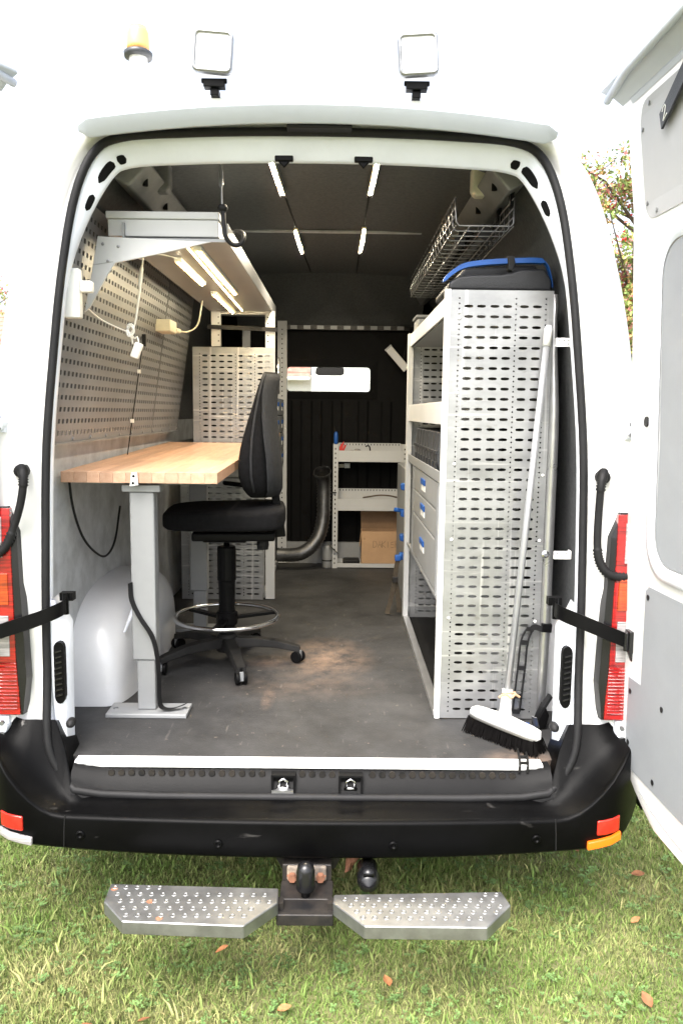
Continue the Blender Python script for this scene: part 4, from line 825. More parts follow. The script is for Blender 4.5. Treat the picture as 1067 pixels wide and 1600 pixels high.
for yy, z0 in ((.285, FZ), (1.36, FZ)):
    lg = obj('leg', MB().box((-.632, yy, .745), (-.549, yy + .06, zt(yy) - .07)), 'powder_grey', wb, bevel=.006)
    obj('inner_column', MB().box((-.619, yy + .006, .566), (-.556, yy + .054, .7445)), 'powder_grey', lg, bevel=.005)
    ft = obj('foot', MB().box((-.721, yy - .035, .5505), (-.443, yy + .075, .5655)), 'powder_grey', wb, bevel=.003)
    for x in (-.70, -.46): obj('bolt', MB().lathe((x, yy + .02, .5655), [(.009, 0), (.008, .004), (0, .005)], 8), 'galv', ft)
    obj('top_bracket', MB().box((-.655, yy - .008, zt(yy) - .07), (-.526, yy + .066, zt(yy) - .045)).box((-.82, yy + .01, zt(yy) - .045), (-.36, yy + .05, zt(yy) - .0375)), 'powder_grey', wb, bevel=.004)
obj('side_beam', MB().bar((-.59, .35, 1.345), (-.59, 1.36, 1.366), .05, .03), 'powder_grey', wb)
cp = obj('edge_clip', MB().prism([(-.618, .2465, 1.352), (-.590, .2465, 1.356), (-.594, .2465, 1.398), (-.612, .2465, 1.396)], (0, -.003, 0)), 'white_plastic', wb)
for x, z in ((-.605, 1.385), (-.607, 1.362)): obj('clip_hole', MB().lathe((x, .2432, z), [(.0045, -.001), (.0045, .002)], 10, 'Y'), 'bulk_black', cp)
st_ = thing('black_strap', 'black webbing strap hanging along the front bench leg', 'strap', (-.55, .27, FZ))
rows = [[p + V(-.004, -.011, 0), p + V(.004, .011, 0)] for p in catmull([V(-.632, .272, 1.02), V(-.628, .272, .96), V(-.60, .268, .90), V(-.562, .266, .84), V(-.546, .266, .78), V(-.540, .268, .70), V(-.540, .27, .62), V(-.533, .275, .582), V(-.50, .285, .5735), V(-.455, .30, .585)], 5)]
obj('webbing', MB().slabgrid(rows, (.003, -.003, .001)), 'rubber', st_)

# floor cable on left wall
obj_c = obj('wall_cable', MB().tube(catmull([V(-.855, .35, 1.38), V(-.852, .38, 1.26), V(-.845, .45, 1.15), V(-.842, .58, 1.07), V(-.842, .72, 1.03), V(-.842, .85, 1.07), V(-.845, .95, 1.2)], 6), .0045, 6), 'rubber', smooth=True); tag(obj_c, 'black cable sagging along the grey wall under the workbench', 'cable')

# swivel chair, facing the bench (-X)
CX, CY = -.39, .885
ch = thing('swivel_chair', 'black high workshop swivel chair with chrome foot ring', 'chair', (CX, CY, FZ))
cen = V(CX, CY, 0); ROT = Matrix.Rotation(R(4), 3, 'Z')
def C(x, y, z): return cen + ROT @ V(x, y, z)
base = MB(); base.lathe((CX, CY, 0), [(.0, .60), (.045, .60), (.05, .625), (.045, .66), (.035, .675), (0, .675)], 20)
for k in range(5):
    a = R(-72 + 72 * k); d = V(math.cos(a), math.sin(a), 0); n = V(-d.y, d.x, 0); rows = []
    for t, z, wd, h in ((.02, .645, .034, .04), (.12, .645, .030, .036), (.2, .638, .027, .030), (.27, .622, .025, .026), (.305, .612, .022, .024)):
        p = cen + d * t + V(0, 0, z); rows.append([p + n * wd + V(0, 0, -h * .6), p + n * wd * .75 + V(0, 0, h * .4), p - n * wd * .75 + V(0, 0, h * .4), p - n * wd + V(0, 0, -h * .6)])
    base.grid(rows, closed=True); k0 = len(base.v); base.add(rows[-1], [(0, 1, 2, 3)])
bo = obj('star_base', base, 'dusty_plastic', ch, bevel=.004)
for k in range(5):
    a = R(-72 + 72 * k); d = V(math.cos(a), math.sin(a), 0); p = cen + d * .298 + V(0, 0, FZ)
    t = R(40 * k + 20); ax = V(math.cos(t), math.sin(t), 0); cs = MB().cyl(p + V(0, 0, .03), p + V(0, 0, .07), .010, seg=8)
    hood = MB(); 
    for e in (-1, 1): cs.tube([p + ax * e * .008 + V(0, 0, .026), p + ax * e * .022 + V(0, 0, .026)], .025, 18)
    co_ = obj('castor', cs, 'black_plastic', ch, bevel=.003); obj('castor_hood', MB().bar(p + ax * -.007 + V(0, 0, .036), p + ax * .007 + V(0, 0, .036), .03, .036), 'powder_grey', co_)
obj('foot_ring', MB().tube([cen + V(.214 * math.cos(2*math.pi*k/48), .214 * math.sin(2*math.pi*k/48), .747) for k in range(48)], .0095, 10, closed=True), 'chrome', ch, smooth=True)
sp_ = MB()
for k in range(3): a = R(25 + 120 * k); sp_.bar(cen + V(.03 * math.cos(a), .03 * math.sin(a), .74), cen + V(.21 * math.cos(a), .21 * math.sin(a), .745), .028, .012)
sp_.lathe((CX, CY, 0), [(.042, .715), (.045, .72), (.045, .765), (.04, .77)], 18); obj('ring_spokes', sp_, 'black_plastic', ch)
obj('gas_cylinder', MB().lathe((CX, CY, 0), [(.034, .67), (.034, .86), (.036, .90), (.039, .905), (.039, 1.04), (.036, 1.045)], 20), 'black_plastic', ch)
obj('piston', MB().lathe((CX, CY, 0), [(.013, 1.045), (.013, 1.10)], 14), 'chrome', ch, smooth=True)
# seat cushion: rounded slab, thicker towards the rear
rows = []
for i in range(13):
    t = i / 12; row = []
    for k in range(20):
        a = 2 * math.pi * k / 20; cx = math.copysign(abs(math.cos(a)) ** .45, math.cos(a)); sy = math.copysign(abs(math.sin(a)) ** .45, math.sin(a)); pr = (1 - abs(2 * t - 1) ** 5) ** .35 if 0 < t < 1 else .0
        row.append(C(.0 + cx * .245 * (.80 + .2 * pr), sy * .235 * (.80 + .2 * pr), 1.134 + .082 * t + .012 * cx * cx * t - .018 * max(0, -cx) ** 2 * t))
    rows.append(row)
mb = MB().grid(rows, closed=True); mb.add(rows[0], [tuple(range(20))]); mb.add(rows[-1], [tuple(range(20))]); obj('seat', mb, 'fabric', ch, smooth=True)
obj('seat_pan', MB().prism([C(-.13, -.13, 1.085), C(.2, -.13, 1.085), C(.21, .13, 1.085), C(-.13, .13, 1.085)], (0, 0, .034)).box(C(.0, .0, 1.07) - V(.09, .07, 0), C(0, 0, 1.085) + V(.09, .07, 0)), 'black_plastic', ch, bevel=.008)
# backrest: padded shell with lumbar bulge
PROF = [(1.262, .135, .215, .14), (1.29, .098, .226, .19), (1.35, .076, .226, .215), (1.42, .078, .222, .22), (1.50, .100, .212, .21), (1.58, .132, .205, .19), (1.66, .163, .205, .165), (1.72, .185, .212, .14), (1.75, .200, .218, .105), (1.758, .208, .214, .07)]
rows = []
for z, xf, xb, hw in PROF:
    row = []
    for k in range(20):
        a = 2 * math.pi * k / 20; cx = math.copysign(abs(math.cos(a)) ** .6, math.cos(a)); sy = math.copysign(abs(math.sin(a)) ** .7, math.sin(a)); x = (xf + xb) / 2 + cx * (xb - xf) / 2
        wrap = -.055 * (sy * sy) * (1 if cx < .3 else .9); row.append(C(x + wrap, sy * hw, z))
    rows.append(row)
mb = MB().grid(rows, closed=True); mb.add(rows[0], [tuple(range(20))]); mb.add(rows[-1], [tuple(range(20))]); bk_ = obj('backrest', mb, 'fabric', ch, smooth=True, sub=1)
obj('piping', MB().tube([C((xf * .45 + xb * .55) - .055 * .95 + .004, -hw * 1.0, z) for z, xf, xb, hw in PROF[1:-1]], .005, 6), 'fabric_grey', bk_, smooth=True)
rows = []
for z, xf, xb, hw in PROF[:-1]: rows.append([C(xb + .006 - .055 * t * t, t * hw * .96, z) for t in (-1, -.75, -.5, -.2, 0, .2, .5, .75, 1)])
obj('back_shell', MB().slabgrid(rows, (-.006, 0, 0)), 'fabric_grey', bk_, smooth=True)
obj('back_support', MB().prism([C(.185, -.035, 1.275), C(.215, -.035, 1.275), C(.245, -.035, 1.09), C(.175, -.035, 1.085), C(.19, -.035, 1.18)], ROT @ V(0, .07, 0)).bar(C(.0, 0, 1.085), C(.2, 0, 1.095), .05, .02).bar(C(.205, 0, 1.25), C(.215, 0, 1.40), .05, .014, up=(1, 0, 0)), 'black_plastic', ch, bevel=.006)
obj('adjust_knob', MB().lathe(C(.15, -.02, 1.065), [(.0, -.03), (.022, -.03), (.026, -.01), (.022, .02)], 12), 'rubber', ch)
for p in (C(.185, -.04, 1.125), C(.19, -.04, 1.098)): obj('bolt', MB().lathe(p, [(.0, -.007), (.006, -.005), (.007, 0)], 10, 'Y'), 'chrome', ch, smooth=True)
obj('armrest_pad', MB().bar(C(-.02, .1, 1.30), C(.10, .12, 1.285), .06, .016), 'fabric', ch, bevel=.006)

# drawer helper: a front with blue grip and paper card, facing +X (s=1) or -X (s=-1)
def drawer(parent, s, x, y0, y1, z0, z1, hw=.10):
    d = obj('drawer', MB().box((x, y0, z0), (x - s * .30, y1, z1)), 'powder_grey', parent, bevel=.004)
    ym = (y0 + y1) / 2; zc = z0 + (z1 - z0) * .55; hz = min(.022, (z1 - z0) * .22)
    obj('grip', MB().prism([(x + s * .0005, ym - hw / 2, zc - .002), (x + s * .0005, ym + hw / 2, zc - .002), (x + s * .0005, ym + hw / 2, zc + hz), (x + s * .0005, ym - hw / 2, zc + hz)], (s * .006, 0, 0)), 'blue', d, bevel=.002)
    obj('label_card', MB().box((x + s * .0005, ym - hw / 2, zc - .028), (x + s * .003, ym + hw / 2, zc - .004)), 'white_plastic', d)
    return d
def slot_panel(name, parent, x0, x1, y, z0, z1, m, slots, dots, sw, pitch=.0332):
    W = x1 - x0; mb = perf(MB(), (x0, y, z0), (1, 0, 0), (0, 0, 1), W, z1 - z0, bands_for(W, [d * W for d in dots], [c * W for c in slots], sw), pitch, z0=.016)
    return obj(name, mb, m, parent, solid=.0018)
SL6, DT6 = (.212, .327, .448, .562, .712, .831), (.128, .64, .91)
SL8, DT8 = (.16, .265, .37, .475, .61, .715, .85, .945), (.09, .545, .785)
SL8 = (.152, .255, .358, .460, .598, .70, .835, .925); DT8 = (.085, .53, .768)
# left rack at the bulkhead
lr = thing('drawer_rack', 'left rack with perforated end panels and drawers beside the bulkhead', 'rack', (-.5, 2.0, FZ))
up_ = slot_panel('upper_end_panel', lr, -.722, -.285, 2.0, 1.24, 1.945, 'perf_steel', SL8, DT8, .030, .0314)
lo_ = slot_panel('lower_end_panel', lr, -.795, -.345, 1.99, .555, 1.235, 'perf_steel', SL8, DT8, .031, .0314)
for pnl, xx, yy, za, zb in ((up_, -.285, 2.0, 1.24, 1.945), (lo_, -.345, 1.99, .555, 1.235)): obj('flange', MB().box((xx, yy, za), (xx + .003, yy + .03, zb)), 'perf_steel', pnl)
for (x, y, z0, z1) in ((-.621, 2.004, 1.95, 2.139), (-.329, 2.004, .556, 2.139), (-.565, 2.95, .556, 2.139)):
    obj('upright', MB().box((x, y, z0), (x + .050, y + .028, z1)), 'powder_white', lr)
pst = obj('upright', MB().box((-.345, 3.085, .556), (-.282, 3.13, 2.21)), 'powder_white', lr)
dm = MB()
for k in range(50): dm.box((-.318, 3.0835, .60 + .0316 * k), (-.310, 3.0865, .608 + .0316 * k))
for k in range(5): dm.box((-.585, 2.0025, 1.975 + .0316 * k), (-.579, 2.0045, 1.981 + .0316 * k)); dm.box((-.318, 2.0025, 1.975 + .0316 * k), (-.312, 2.0045, 1.981 + .0316 * k))
tag(obj('upright_holes', dm, 'bulk_black', lr), kind='stuff')
obj('top_beam', MB().box((-.62, 2.02, 2.122), (-.28, 2.036, 2.138)), 'powder_white', lr)
for z0, z1 in ((1.25, 1.355), (1.36, 1.465), (1.47, 1.575), (1.58, 1.685)): 
    for y0, y1 in ((2.06, 2.36), (2.37, 2.70), (2.71, 3.06)): drawer(lr, 1, -.300, y0, y1, z0, z1, .07)
for z0, z1 in ((.60, .75), (.76, .91), (.92, 1.07), (1.08, 1.22)):
    for y0, y1 in ((2.06, 2.5), (2.51, 3.0)): drawer(lr, 1, -.350, y0, y1, z0, z1, .10)
obj('side_frame', MB().box((-.352, 2.03, .556), (-.340, 2.056, 1.235)).box((-.352, 2.03, .556), (-.336, 3.08, .585)), 'powder_white', lr)
cb_ = obj('rack_strap', MB().bar((-.64, 1.992, 2.052), (-.265, 1.992, 2.040), .004, .022), 'rubber'); tag(cb_, 'black strap stretched across the uprights below the overhead shelf', 'strap')
sv = obj('steel_tube', MB().tube([(-.268, 2.10, 1.70), (-.268, 2.10, 1.90)], .010, 10), 'chrome', smooth=True); tag(sv, 'bright steel tube clipped behind the chair top', 'tube')
wr = thing('small_rag', 'brown scrap tucked between the rack drawers', 'rag', (-.298, 2.5, 1.46)); obj('cloth', MB().box((-.299, 2.42, 1.45), (-.285, 2.50, 1.475)), 'cardboard', wr, bevel=.004)

# right shelving rack
rr2 = thing('shelving_rack', 'tall right rack with slotted aluminium end panel, drawers and bins', 'rack', (.59, .27, FZ))
ep = slot_panel('end_panel', rr2, .428, .762, .270, .555, 2.0, 'perf_steel', [(.36 * c - .018) / .334 for c in SL6], [(.36 * c - .018) / .334 for c in DT6], .0295)
obj('end_panel_edge', MB().box((.410, .266, .553), (.4278, .296, 2.002)), 'alu_white', ep, bevel=.002)
mb = MB(); mb.grid([[V(x + .010 * math.sin(max(0, 1.95 - z) * 2.1) * k - .012 * (k > .5) * sstep(1.55, 1.9, z), y - .004 * math.sin(z * 9) * k, z) for x, y, k in ((.7622, .2695, .1), (.776, .262, .6), (.787, .268, 1), (.79, .30, 1))] for z in [.56 + .0752 * i for i in range(20)]]); obj('side_flange', mb, 'alu', ep, smooth=True, solid=.0015)
for (x, z) in ((.457, 1.91), (.455, 1.67), (.454, 1.435), (.452, 1.18), (.450, .91), (.75, 1.40), (.748, 1.18), (.745, .90), (.458, 1.93)): obj('rivet', MB().lathe((x, .2690, z), [(.0, -.003), (.004, -.0025), (.006, 0)], 10, 'Y'), 'alu_white', ep, smooth=True)
obj('bolt', MB().lathe((.768, .262, 1.135), [(.0, -.014), (.007, -.014), (.008, -.006), (.013, -.004), (.014, 0)], 8, 'Y'), 'chrome', ep)
bp2 = slot_panel('rear_end_panel', rr2, .435, .762, 1.64, .555, 2.0, 'perf_steel', SL6, DT6, .030)
po = obj('upright', MB().box((.410, 1.60, .553), (.434, 1.66, 1.99)), 'powder_white', rr2)
dm = MB()
for k in range(42): dm.box((.4335, 1.612, .60 + .0332 * k), (.4355, 1.618, .606 + .0332 * k))
tag(obj('upright_holes', dm, 'bulk_black', po), kind='stuff')
for z0, z1, xa in ((1.925, 1.985, .418), (1.563, 1.642, .418), (1.362, 1.402, .418), (.940, .955, .422)):
    s_ = obj('shelf_tray', MB().box((.43, .30, z0), (.775, 1.60, z0 + .006)), 'powder_grey', rr2); obj('lip', MB().box((xa, .30, z0), (xa + .004, 1.60, z1)), 'powder_white' if z0 > 1.5 else 'powder_grey', s_, bevel=.002)
for z0, z1 in ((1.258, 1.356), (1.150, 1.252), (.958, 1.144)): drawer(rr2, -1, .422, .47, 1.31, z0, z1, .13)
obj('drawer_frame', MB().box((.420, 1.32, .95), (.436, 1.36, 1.36)).box((.420, .42, .95), (.436, .46, 1.36)), 'powder_grey', rr2)
obj('floor_rail', MB().box((.408, .30, .5515), (.440, 1.60, .572)), 'alu', rr2, bevel=.003)
obj('floor_tray', MB().box((.4405, .30, .5512), (.775, 1.62, .556)), 'bulk_black', rr2)
obj('back_panel', MB().box((.785, .32, .60), (.790, 1.62, 1.95)), 'bulk_black', rr2)
b0 = None
for i in range(8):
    y = .50 + .105 * i; lab = 'dark storage bin on the right rack, number %s from the slotted end panel' % ('first second third fourth fifth sixth seventh eighth'.split()[i])
    lab = 'dark storage bin on the right rack, %s from the slotted end panel' % ('first second third fourth fifth sixth seventh eighth'.split()[i])
    t = thing('storage_bin', lab, 'bin', (.56, y + .05, 1.369), 'dark storage bins on the right rack')
    mb = MB(); q = [(.440, 1.369), (.425, 1.44), (.432, 1.535), (.66, 1.54), (.66, 1.369)]
    mb.prism([(x, y, z) for x, z in q], (0, .094, 0)); obj('bin_body', mb, 'bin_dark', t, bevel=.006)
    obj('front_rim', MB().bar((.424, y + .004, 1.46), (.424, y + .090, 1.46), .008, .012), 'case_black', t); obj('label_holder', MB().box((.4225, y + .02, 1.395), (.428, y + .074, 1.425)), 'case_black', t)
pbx = thing('grey_tray', 'pale grey box on top of the right rack near the rear upright', 'box', (.5, 1.42, 1.932)); obj('tray_body', MB().box((.424, 1.34, 1.9325), (.60, 1.50, 2.035)), 'powder_grey', pbx, bevel=.01); obj('rim', MB().box((.418, 1.332, 2.0355), (.606, 1.508, 2.048)), 'powder_grey', pbx, bevel=.004)
# second rack behind, only its blue grips show
r3 = thing('drawer_cabinet', 'deeper drawer cabinet behind the right rack with projecting blue grips', 'cabinet', (.6, 2.0, FZ))
obj('carcass', MB().box((.436, 1.70, .5515), (.78, 2.5, 1.30)), 'powder_grey', r3, bevel=.004)
for z in (1.215, 1.075, .945, .845):
    g_ = obj('grip', MB().prism([(.436, 1.76, z - .02), (.400, 1.76, z - .012), (.398, 1.76, z + .012), (.405, 1.76, z + .02), (.436, 1.76, z + .02)], (0, .06, 0)), 'blue', r3, bevel=.004)
obj('grip_bar', MB().bar((.372, 1.76, 1.10), (.43, 1.80, 1.085), .03, .022), 'blue', r3, bevel=.005)
sp2 = thing('ratchet_strap', 'brown ratchet strap hanging from a blue clip beside the right rack', 'strap', (.36, 1.75, FZ))
def ribbon(pts, w, th=(0, -.003, 0)): return MB().slabgrid([[p + V(-w / 2, 0, 0), p + V(w / 2, 0, 0)] for p in catmull([V(*q) for q in pts], 5)], th)
obj('webbing', ribbon([(.385, 1.70, .84), (.378, 1.70, .80), (.372, 1.70, .74), (.365, 1.70, .70), (.35, 1.70, .62), (.335, 1.69, .565), (.36, 1.68, .560)], .024), 'strap_brown', sp2)
obj('webbing', ribbon([(.372, 1.71, .74), (.385, 1.71, .69), (.395, 1.71, .62), (.398, 1.71, .562)], .024), 'strap_brown', sp2)
obj('buckle', MB().box((.358, 1.685, .725), (.388, 1.715, .755)), 'dirt_metal', sp2, bevel=.003); obj('clip', MB().box((.37, 1.69, .838), (.402, 1.72, .868)), 'blue', sp2, bevel=.004)
# carry case on top
cs_ = thing('carry_case', 'black carry case with bright blue handle frame on top of the right rack', 'case', (.59, .45, 2.0))
obj('case_body', MB().prism([(.425, .31, 2.005), (.425, .31, 2.03), (.455, .31, 2.050), (.50, .31, 2.056), (.60, .31, 2.058), (.66, .31, 2.074), (.74, .31, 2.078), (.765, .31, 2.04), (.765, .31, 2.005)], (0, .36, 0)), 'case_black', cs_, bevel=.01)
hd = []
for p in catmull([V(.407, .305, 2.035), V(.435, .305, 2.060), V(.475, .305, 2.083), V(.54, .305, 2.094), V(.63, .305, 2.10), V(.72, .305, 2.102), V(.745, .305, 2.090), V(.758, .305, 2.06), V(.767, .305, 2.02)], 5): hd.append(p)
rs = [(.015 if p.z > 2.04 and p.x < .73 else .005) for p in hd]
rows = [[p + V(0, 0, r * .55), p - V(0, 0, r * .55)] for p, r in zip(hd, rs)]
obj('handle', MB().slabgrid(rows, (0, .03, 0)), 'blue', cs_, bevel=.002)
obj('latch', MB().prism([(.612, .298, 2.115), (.634, .298, 2.115), (.64, .298, 2.09), (.63, .298, 2.065), (.618, .298, 2.07)], (0, .04, 0)), 'rubber', cs_, bevel=.004)
obj('rear_wall', MB().prism([(.44, .40, 2.04), (.49, .40, 2.092), (.73, .40, 2.105), (.765, .40, 2.04)], (0, .22, 0)), 'case_black', cs_, bevel=.01)
# wire basket
wk = thing('wire_basket', 'long chromed wire basket under the roof along the right wall', 'basket', (.53, 1.0, 2.2))
mb = MB(); xa, xb, za, zb = .438, .622, 2.20, 2.288
for z in (zb, zb - .03, za + .03): mb.tube([(xa - .004, .27, z), (xa - .004, 1.85, z)], .0025, 5); mb.tube([(xb, .27, z), (xb, 1.85, z)], .0025, 5)
for x in (xa, xa + .046, xa + .092, xa + .138, xb): mb.tube([(x, .27, za), (x, 1.85, za)], .0022, 5)
obj('long_wires', mb, 'basket_wire', wk, smooth=True)
mb = MB()
for i in range(22):
    y = .27 + .0752 * i; mb.tube([(xa - .006, y, zb), (xa, y, za + .012), (xa + .010, y, za), (xb - .008, y, za), (xb, y, za + .01), (xb, y, zb)], .0024, 5)
obj('cross_wires', mb, 'basket_wire', wk, smooth=True)
obj('basket_load', MB().tube([(.50, .6, 2.225), (.51, 1.75, 2.225)], .02, 8).tube([(.57, .5, 2.232), (.56, 1.7, 2.23)], .026, 8).bar((.54, .7, 2.27), (.55, 1.6, 2.265), .06, .012), 'dirt_metal', wk)
obj('hook', MB().box((.615, .30, 2.27), (.628, .33, 2.325)).box((.615, .50, 2.27), (.628, .53, 2.325)).box((.615, 1.2, 2.27), (.628, 1.23, 2.325)), 'black_plastic', wk)
# wall brackets on right pillar
for z, lab in ((1.822, 'upper'), (1.160, 'lower')):
    t = tag(obj('wall_bracket', MB().box((.765, .105, z - .013), (.822, .108, z + .013)).box((.819, .105, z - .013), (.822, .14, z + .013)), 'alu_white', bevel=.001), '%s small perforated metal bracket tying the right rack to the pillar' % lab, 'bracket', 'brackets behind the right door pillar')
    t.location.x = -.035 if z > 1.5 else -.012
    for k in range(3):
        for q in (-1, 1): obj('bracket_hole', MB().lathe((.776 + .014 * k, .1045, z + .005 * q), [(.002, -.0008), (.002, .001)], 8, 'Y'), 'bulk_black', t).matrix_parent_inverse = Matrix.Identity(4)
# broom
br_ = thing('broom', 'white-handled broom with black bristles leaning on the slotted panel', 'broom', (.62, .1, FZ))
TB, TT = V(.6245, .125, .665), V(.742, .245, 1.875)
obj('pole', MB().tube([TB, TB.lerp(TT, .5), TT], .0110, 14), 'pole_grey', br_, smooth=True); obj('grip', MB().tube([TB.lerp(TT, .955), TT, TT + (TT - TB).normalized() * .012], [.0135, .0135, .009], 14), 'white_plastic', br_, smooth=True)
A_, B_ = V(.525, .175, .622), V(.700, -.012, .610); dx = (B_ - A_).normalized(); nx = V(-dx.y, dx.x, 0).normalized(); upn = V(.0, 0, 1)
rows = []
for t, wd, zt_ in ((0, .012, .010), (.03, .024, .014), (.12, .030, .016), (.35, .033, .019), (.5, .034, .022), (.65, .033, .019), (.88, .030, .016), (.97, .024, .014), (1, .012, .010)):
    p = A_.lerp(B_, t); rows.append([p + nx * wd + V(0, 0, -.014), p + nx * wd + V(0, 0, zt_ * .4), p + nx * wd * .55 + V(0, 0, zt_), p - nx * wd * .55 + V(0, 0, zt_), p - nx * wd + V(0, 0, zt_ * .4), p - nx * wd + V(0, 0, -.014)])
mb = MB().grid(rows, closed=True); mb.add(rows[0], [tuple(range(6))]); mb.add(rows[-1], [tuple(range(6))]); hd_ = obj('head', mb, 'white_plastic', br_, smooth=True, wn=True)
mid = A_.lerp(B_, .5); obj('socket', MB().tube([mid + V(0, 0, .005), TB + (TT - TB).normalized() * .0, TB + (TT - TB).normalized() * .045], [.021, .018, .0165], 14), 'white_plastic', hd_, smooth=True)
wi = TB + (TT - TB).normalized() * .03; obj('binding_wire', MB().tube(catmull([wi + V(-.03, -.02, -.005), wi + V(-.012, -.026, .008), wi + V(.008, -.026, -.004), wi + V(.022, -.018, .004), wi + V(.038, -.012, -.006)], 4), .0042, 6).tube([wi + V(-.02, -.016, .008), wi + V(.024, -.015, .010)], .003, 6), 'cardboard', hd_)
bm_ = MB(); rg = random.Random(9)
for i in range(1700):
    t = rg.uniform(.01, .99); s0 = rg.uniform(-.9, .9); p = A_.lerp(B_, t) + nx * s0 * .028 + V(0, 0, -.012); q = V(p.x, p.y, FZ + .001) + nx * s0 * .016 + dx * (t - .5) * .03 + V(rg.gauss(0, .003), rg.gauss(0, .003), rg.uniform(0, .004))
    w_ = dx * .0017; bm_.add([p - w_, p + w_, q + w_ * .6, q - w_ * .6], [(0, 1, 2, 3)])
tag(obj('bristles', bm_, 'bristle', br_), kind='stuff')
rows = []
for t in (0.02, .5, .98): p = A_.lerp(B_, t); rows.append([p + nx * .024 + V(0, 0, -.013), p - nx * .024 + V(0, 0, -.013), p - nx * .026 + V(0, 0, -.052), p + nx * .026 + V(0, 0, -.052)])
mb = MB().grid(rows, closed=True); mb.add(rows[0], [(0, 1, 2, 3)]); mb.add(rows[-1], [(0, 1, 2, 3)]); obj('bristle_core', mb, 'bristle', br_)
# black slotted rubber strap, buckle, rag
rs_ = thing('rubber_strap', 'black slotted rubber strap hooked on the slotted end panel', 'strap', (.71, .255, FZ))
ctl = catmull([V(.764, .250, .882), V(.738, .252, .888), V(.722, .254, .872), V(.708, .256, .83), V(.702, .257, .74), V(.694, .257, .64), V(.690, .257, .585)], 4); mb = MB()
mb.tube([p + V(-.012, 0, 0) for p in ctl[6:]], .0035, 6).tube([p + V(.012, 0, 0) for p in ctl[6:]], .0035, 6)
for k in (7, 12, 16, 20, 24): p = ctl[k]; mb.bar(p + V(-.012, 0, 0), p + V(.012, 0, 0), .007, .014)
mb.slabgrid([[p + V(0, 0, .008), p + V(0, 0, -.012)] for p in ctl[:8]], (0, -.004, 0)); obj('strap_body', mb, 'rubber', rs_)
obj('hook', MB().bar((.765, .262, .882), (.80, .262, .880), .02, .03), 'black_plastic', rs_, bevel=.003)
rs3 = thing('strap_end', 'dirty slotted strap end lying over the sill strip below the broom', 'strap', (.64, -.03, FZ)); mb = MB(); ctl = [V(.652, .02, .563), V(.650, -.01, .5585), V(.644, -.05, .5595), V(.636, -.095, .5605), V(.634, -.104, .553), V(.633, -.1055, .535)]
mb.tube([p + V(-.012, 0, 0) for p in ctl], .0035, 6).tube([p + V(.012, 0, 0) for p in ctl], .0035, 6)
for k in (0, 2, 3): mb.bar(ctl[k] + V(-.012, 0, 0), ctl[k] + V(.012, 0, 0), .008, .006)
obj('strap_body', mb, 'dusty_plastic', rs3)
rg_ = random.Random(3); rag = MB(); N = 14; rows = []
for i in range(N):
    row = []
    for k in range(N):
        u, v = i / (N - 1) * 2 - 1, k / (N - 1) * 2 - 1; r = math.hypot(u, v); row.append(V(.70 + u * .035, .155 + v * .024, FZ + .006 + max(0, .024 * (1.1 - r)) * (.6 + .7 * math.sin(u * 7 + v * 3) ** 2) + rg_.uniform(0, .006)))
    rows.append(row)
rg2 = thing('blue_rag', 'crumpled blue and white paper towel on the floor beside the broom', 'rag', (.70, .155, FZ)); obj('towel', MB().slabgrid(rows, (0, 0, .003)), 'blue', rg2, smooth=True)
obj('white_corner', MB().slabgrid([[p + V(-.022, -.012, -.002) for p in r[:7]] for r in rows[:8]], (0, 0, .003)), 'white_plastic', rg2, smooth=True)
bk2 = thing('belt_buckle', 'black belt ratchet on the floor against the right pillar', 'buckle', (.757, .19, FZ)); obj('ratchet_body', MB().prism([(.735, .18, .556), (.775, .18, .556), (.785, .18, .60), (.768, .18, .635), (.752, .18, .60)], (0, .05, 0)), 'black_plastic', bk2, bevel=.005); obj('handle', MB().bar((.765, .2, .62), (.79, .2, .665), .03, .012), 'rubber', bk2, bevel=.003); obj('band', MB().bar((.742, .178, .562), (.73, .17, .60), .022, .004), 'galv', bk2)
# blue cord scrap on right wall behind the rack
bs = obj('cord_scrap', MB().tube(catmull([V(.792, .30, 1.64), V(.797, .30, 1.60), V(.792, .298, 1.575), V(.799, .298, 1.56)], 4), .004, 6), 'blue', smooth=True); tag(bs, 'short blue cord hanging behind the upper part of the right rack', 'cord')

# rack across the bulkhead
br3 = thing('bulkhead_rack', 'low white three-shelf rack against the black bulkhead', 'rack', (.28, 2.95, FZ))
for x in (.038, .50): 
    u_ = obj('upright', MB().box((x, 2.94, .551), (x + .034, 2.975, 1.39)), 'powder_white', br3)
    dm = MB()
    for k in range(26): dm.box((x + .012, 2.9385, .58 + .031 * k), (x + .019, 2.9405, .592 + .031 * k))
    tag(obj('upright_holes', dm, 'bulk_black', u_), kind='stuff'); obj('rear_post', MB().box((x, 3.10, .551), (x + .034, 3.12, 1.39)), 'powder_white', u_)
for z, hf, hb in ((1.275, .075, .12), (.945, .078, .135), (.556, .028, .03)):
    t_ = obj('shelf_tray', MB().box((.0725, 2.948, z), (.4995, 3.11, z + .005)), 'powder_white', br3)
    obj('lip', MB().box((.0725, 2.943, z), (.4995, 2.947, z + hf)), 'powder_white', t_, bevel=.001); obj('back_lip', MB().box((.0725, 3.1125, z), (.4995, 3.116, z + hb)), 'powder_white', t_)
    if hb > .1:
        nm = MB()
        for k in range(20): nm.box((.085 + .021 * k, 3.1105, z + hb - .016), (.091 + .021 * k, 3.1120, z + hb - .004))
        tag(obj('back_slots', nm, 'bin_dark', t_), kind='stuff')
cbx = thing('cardboard_box', 'open brown cardboard box with faint handwriting on the bottom shelf', 'box', (.37, 3.0, .561))
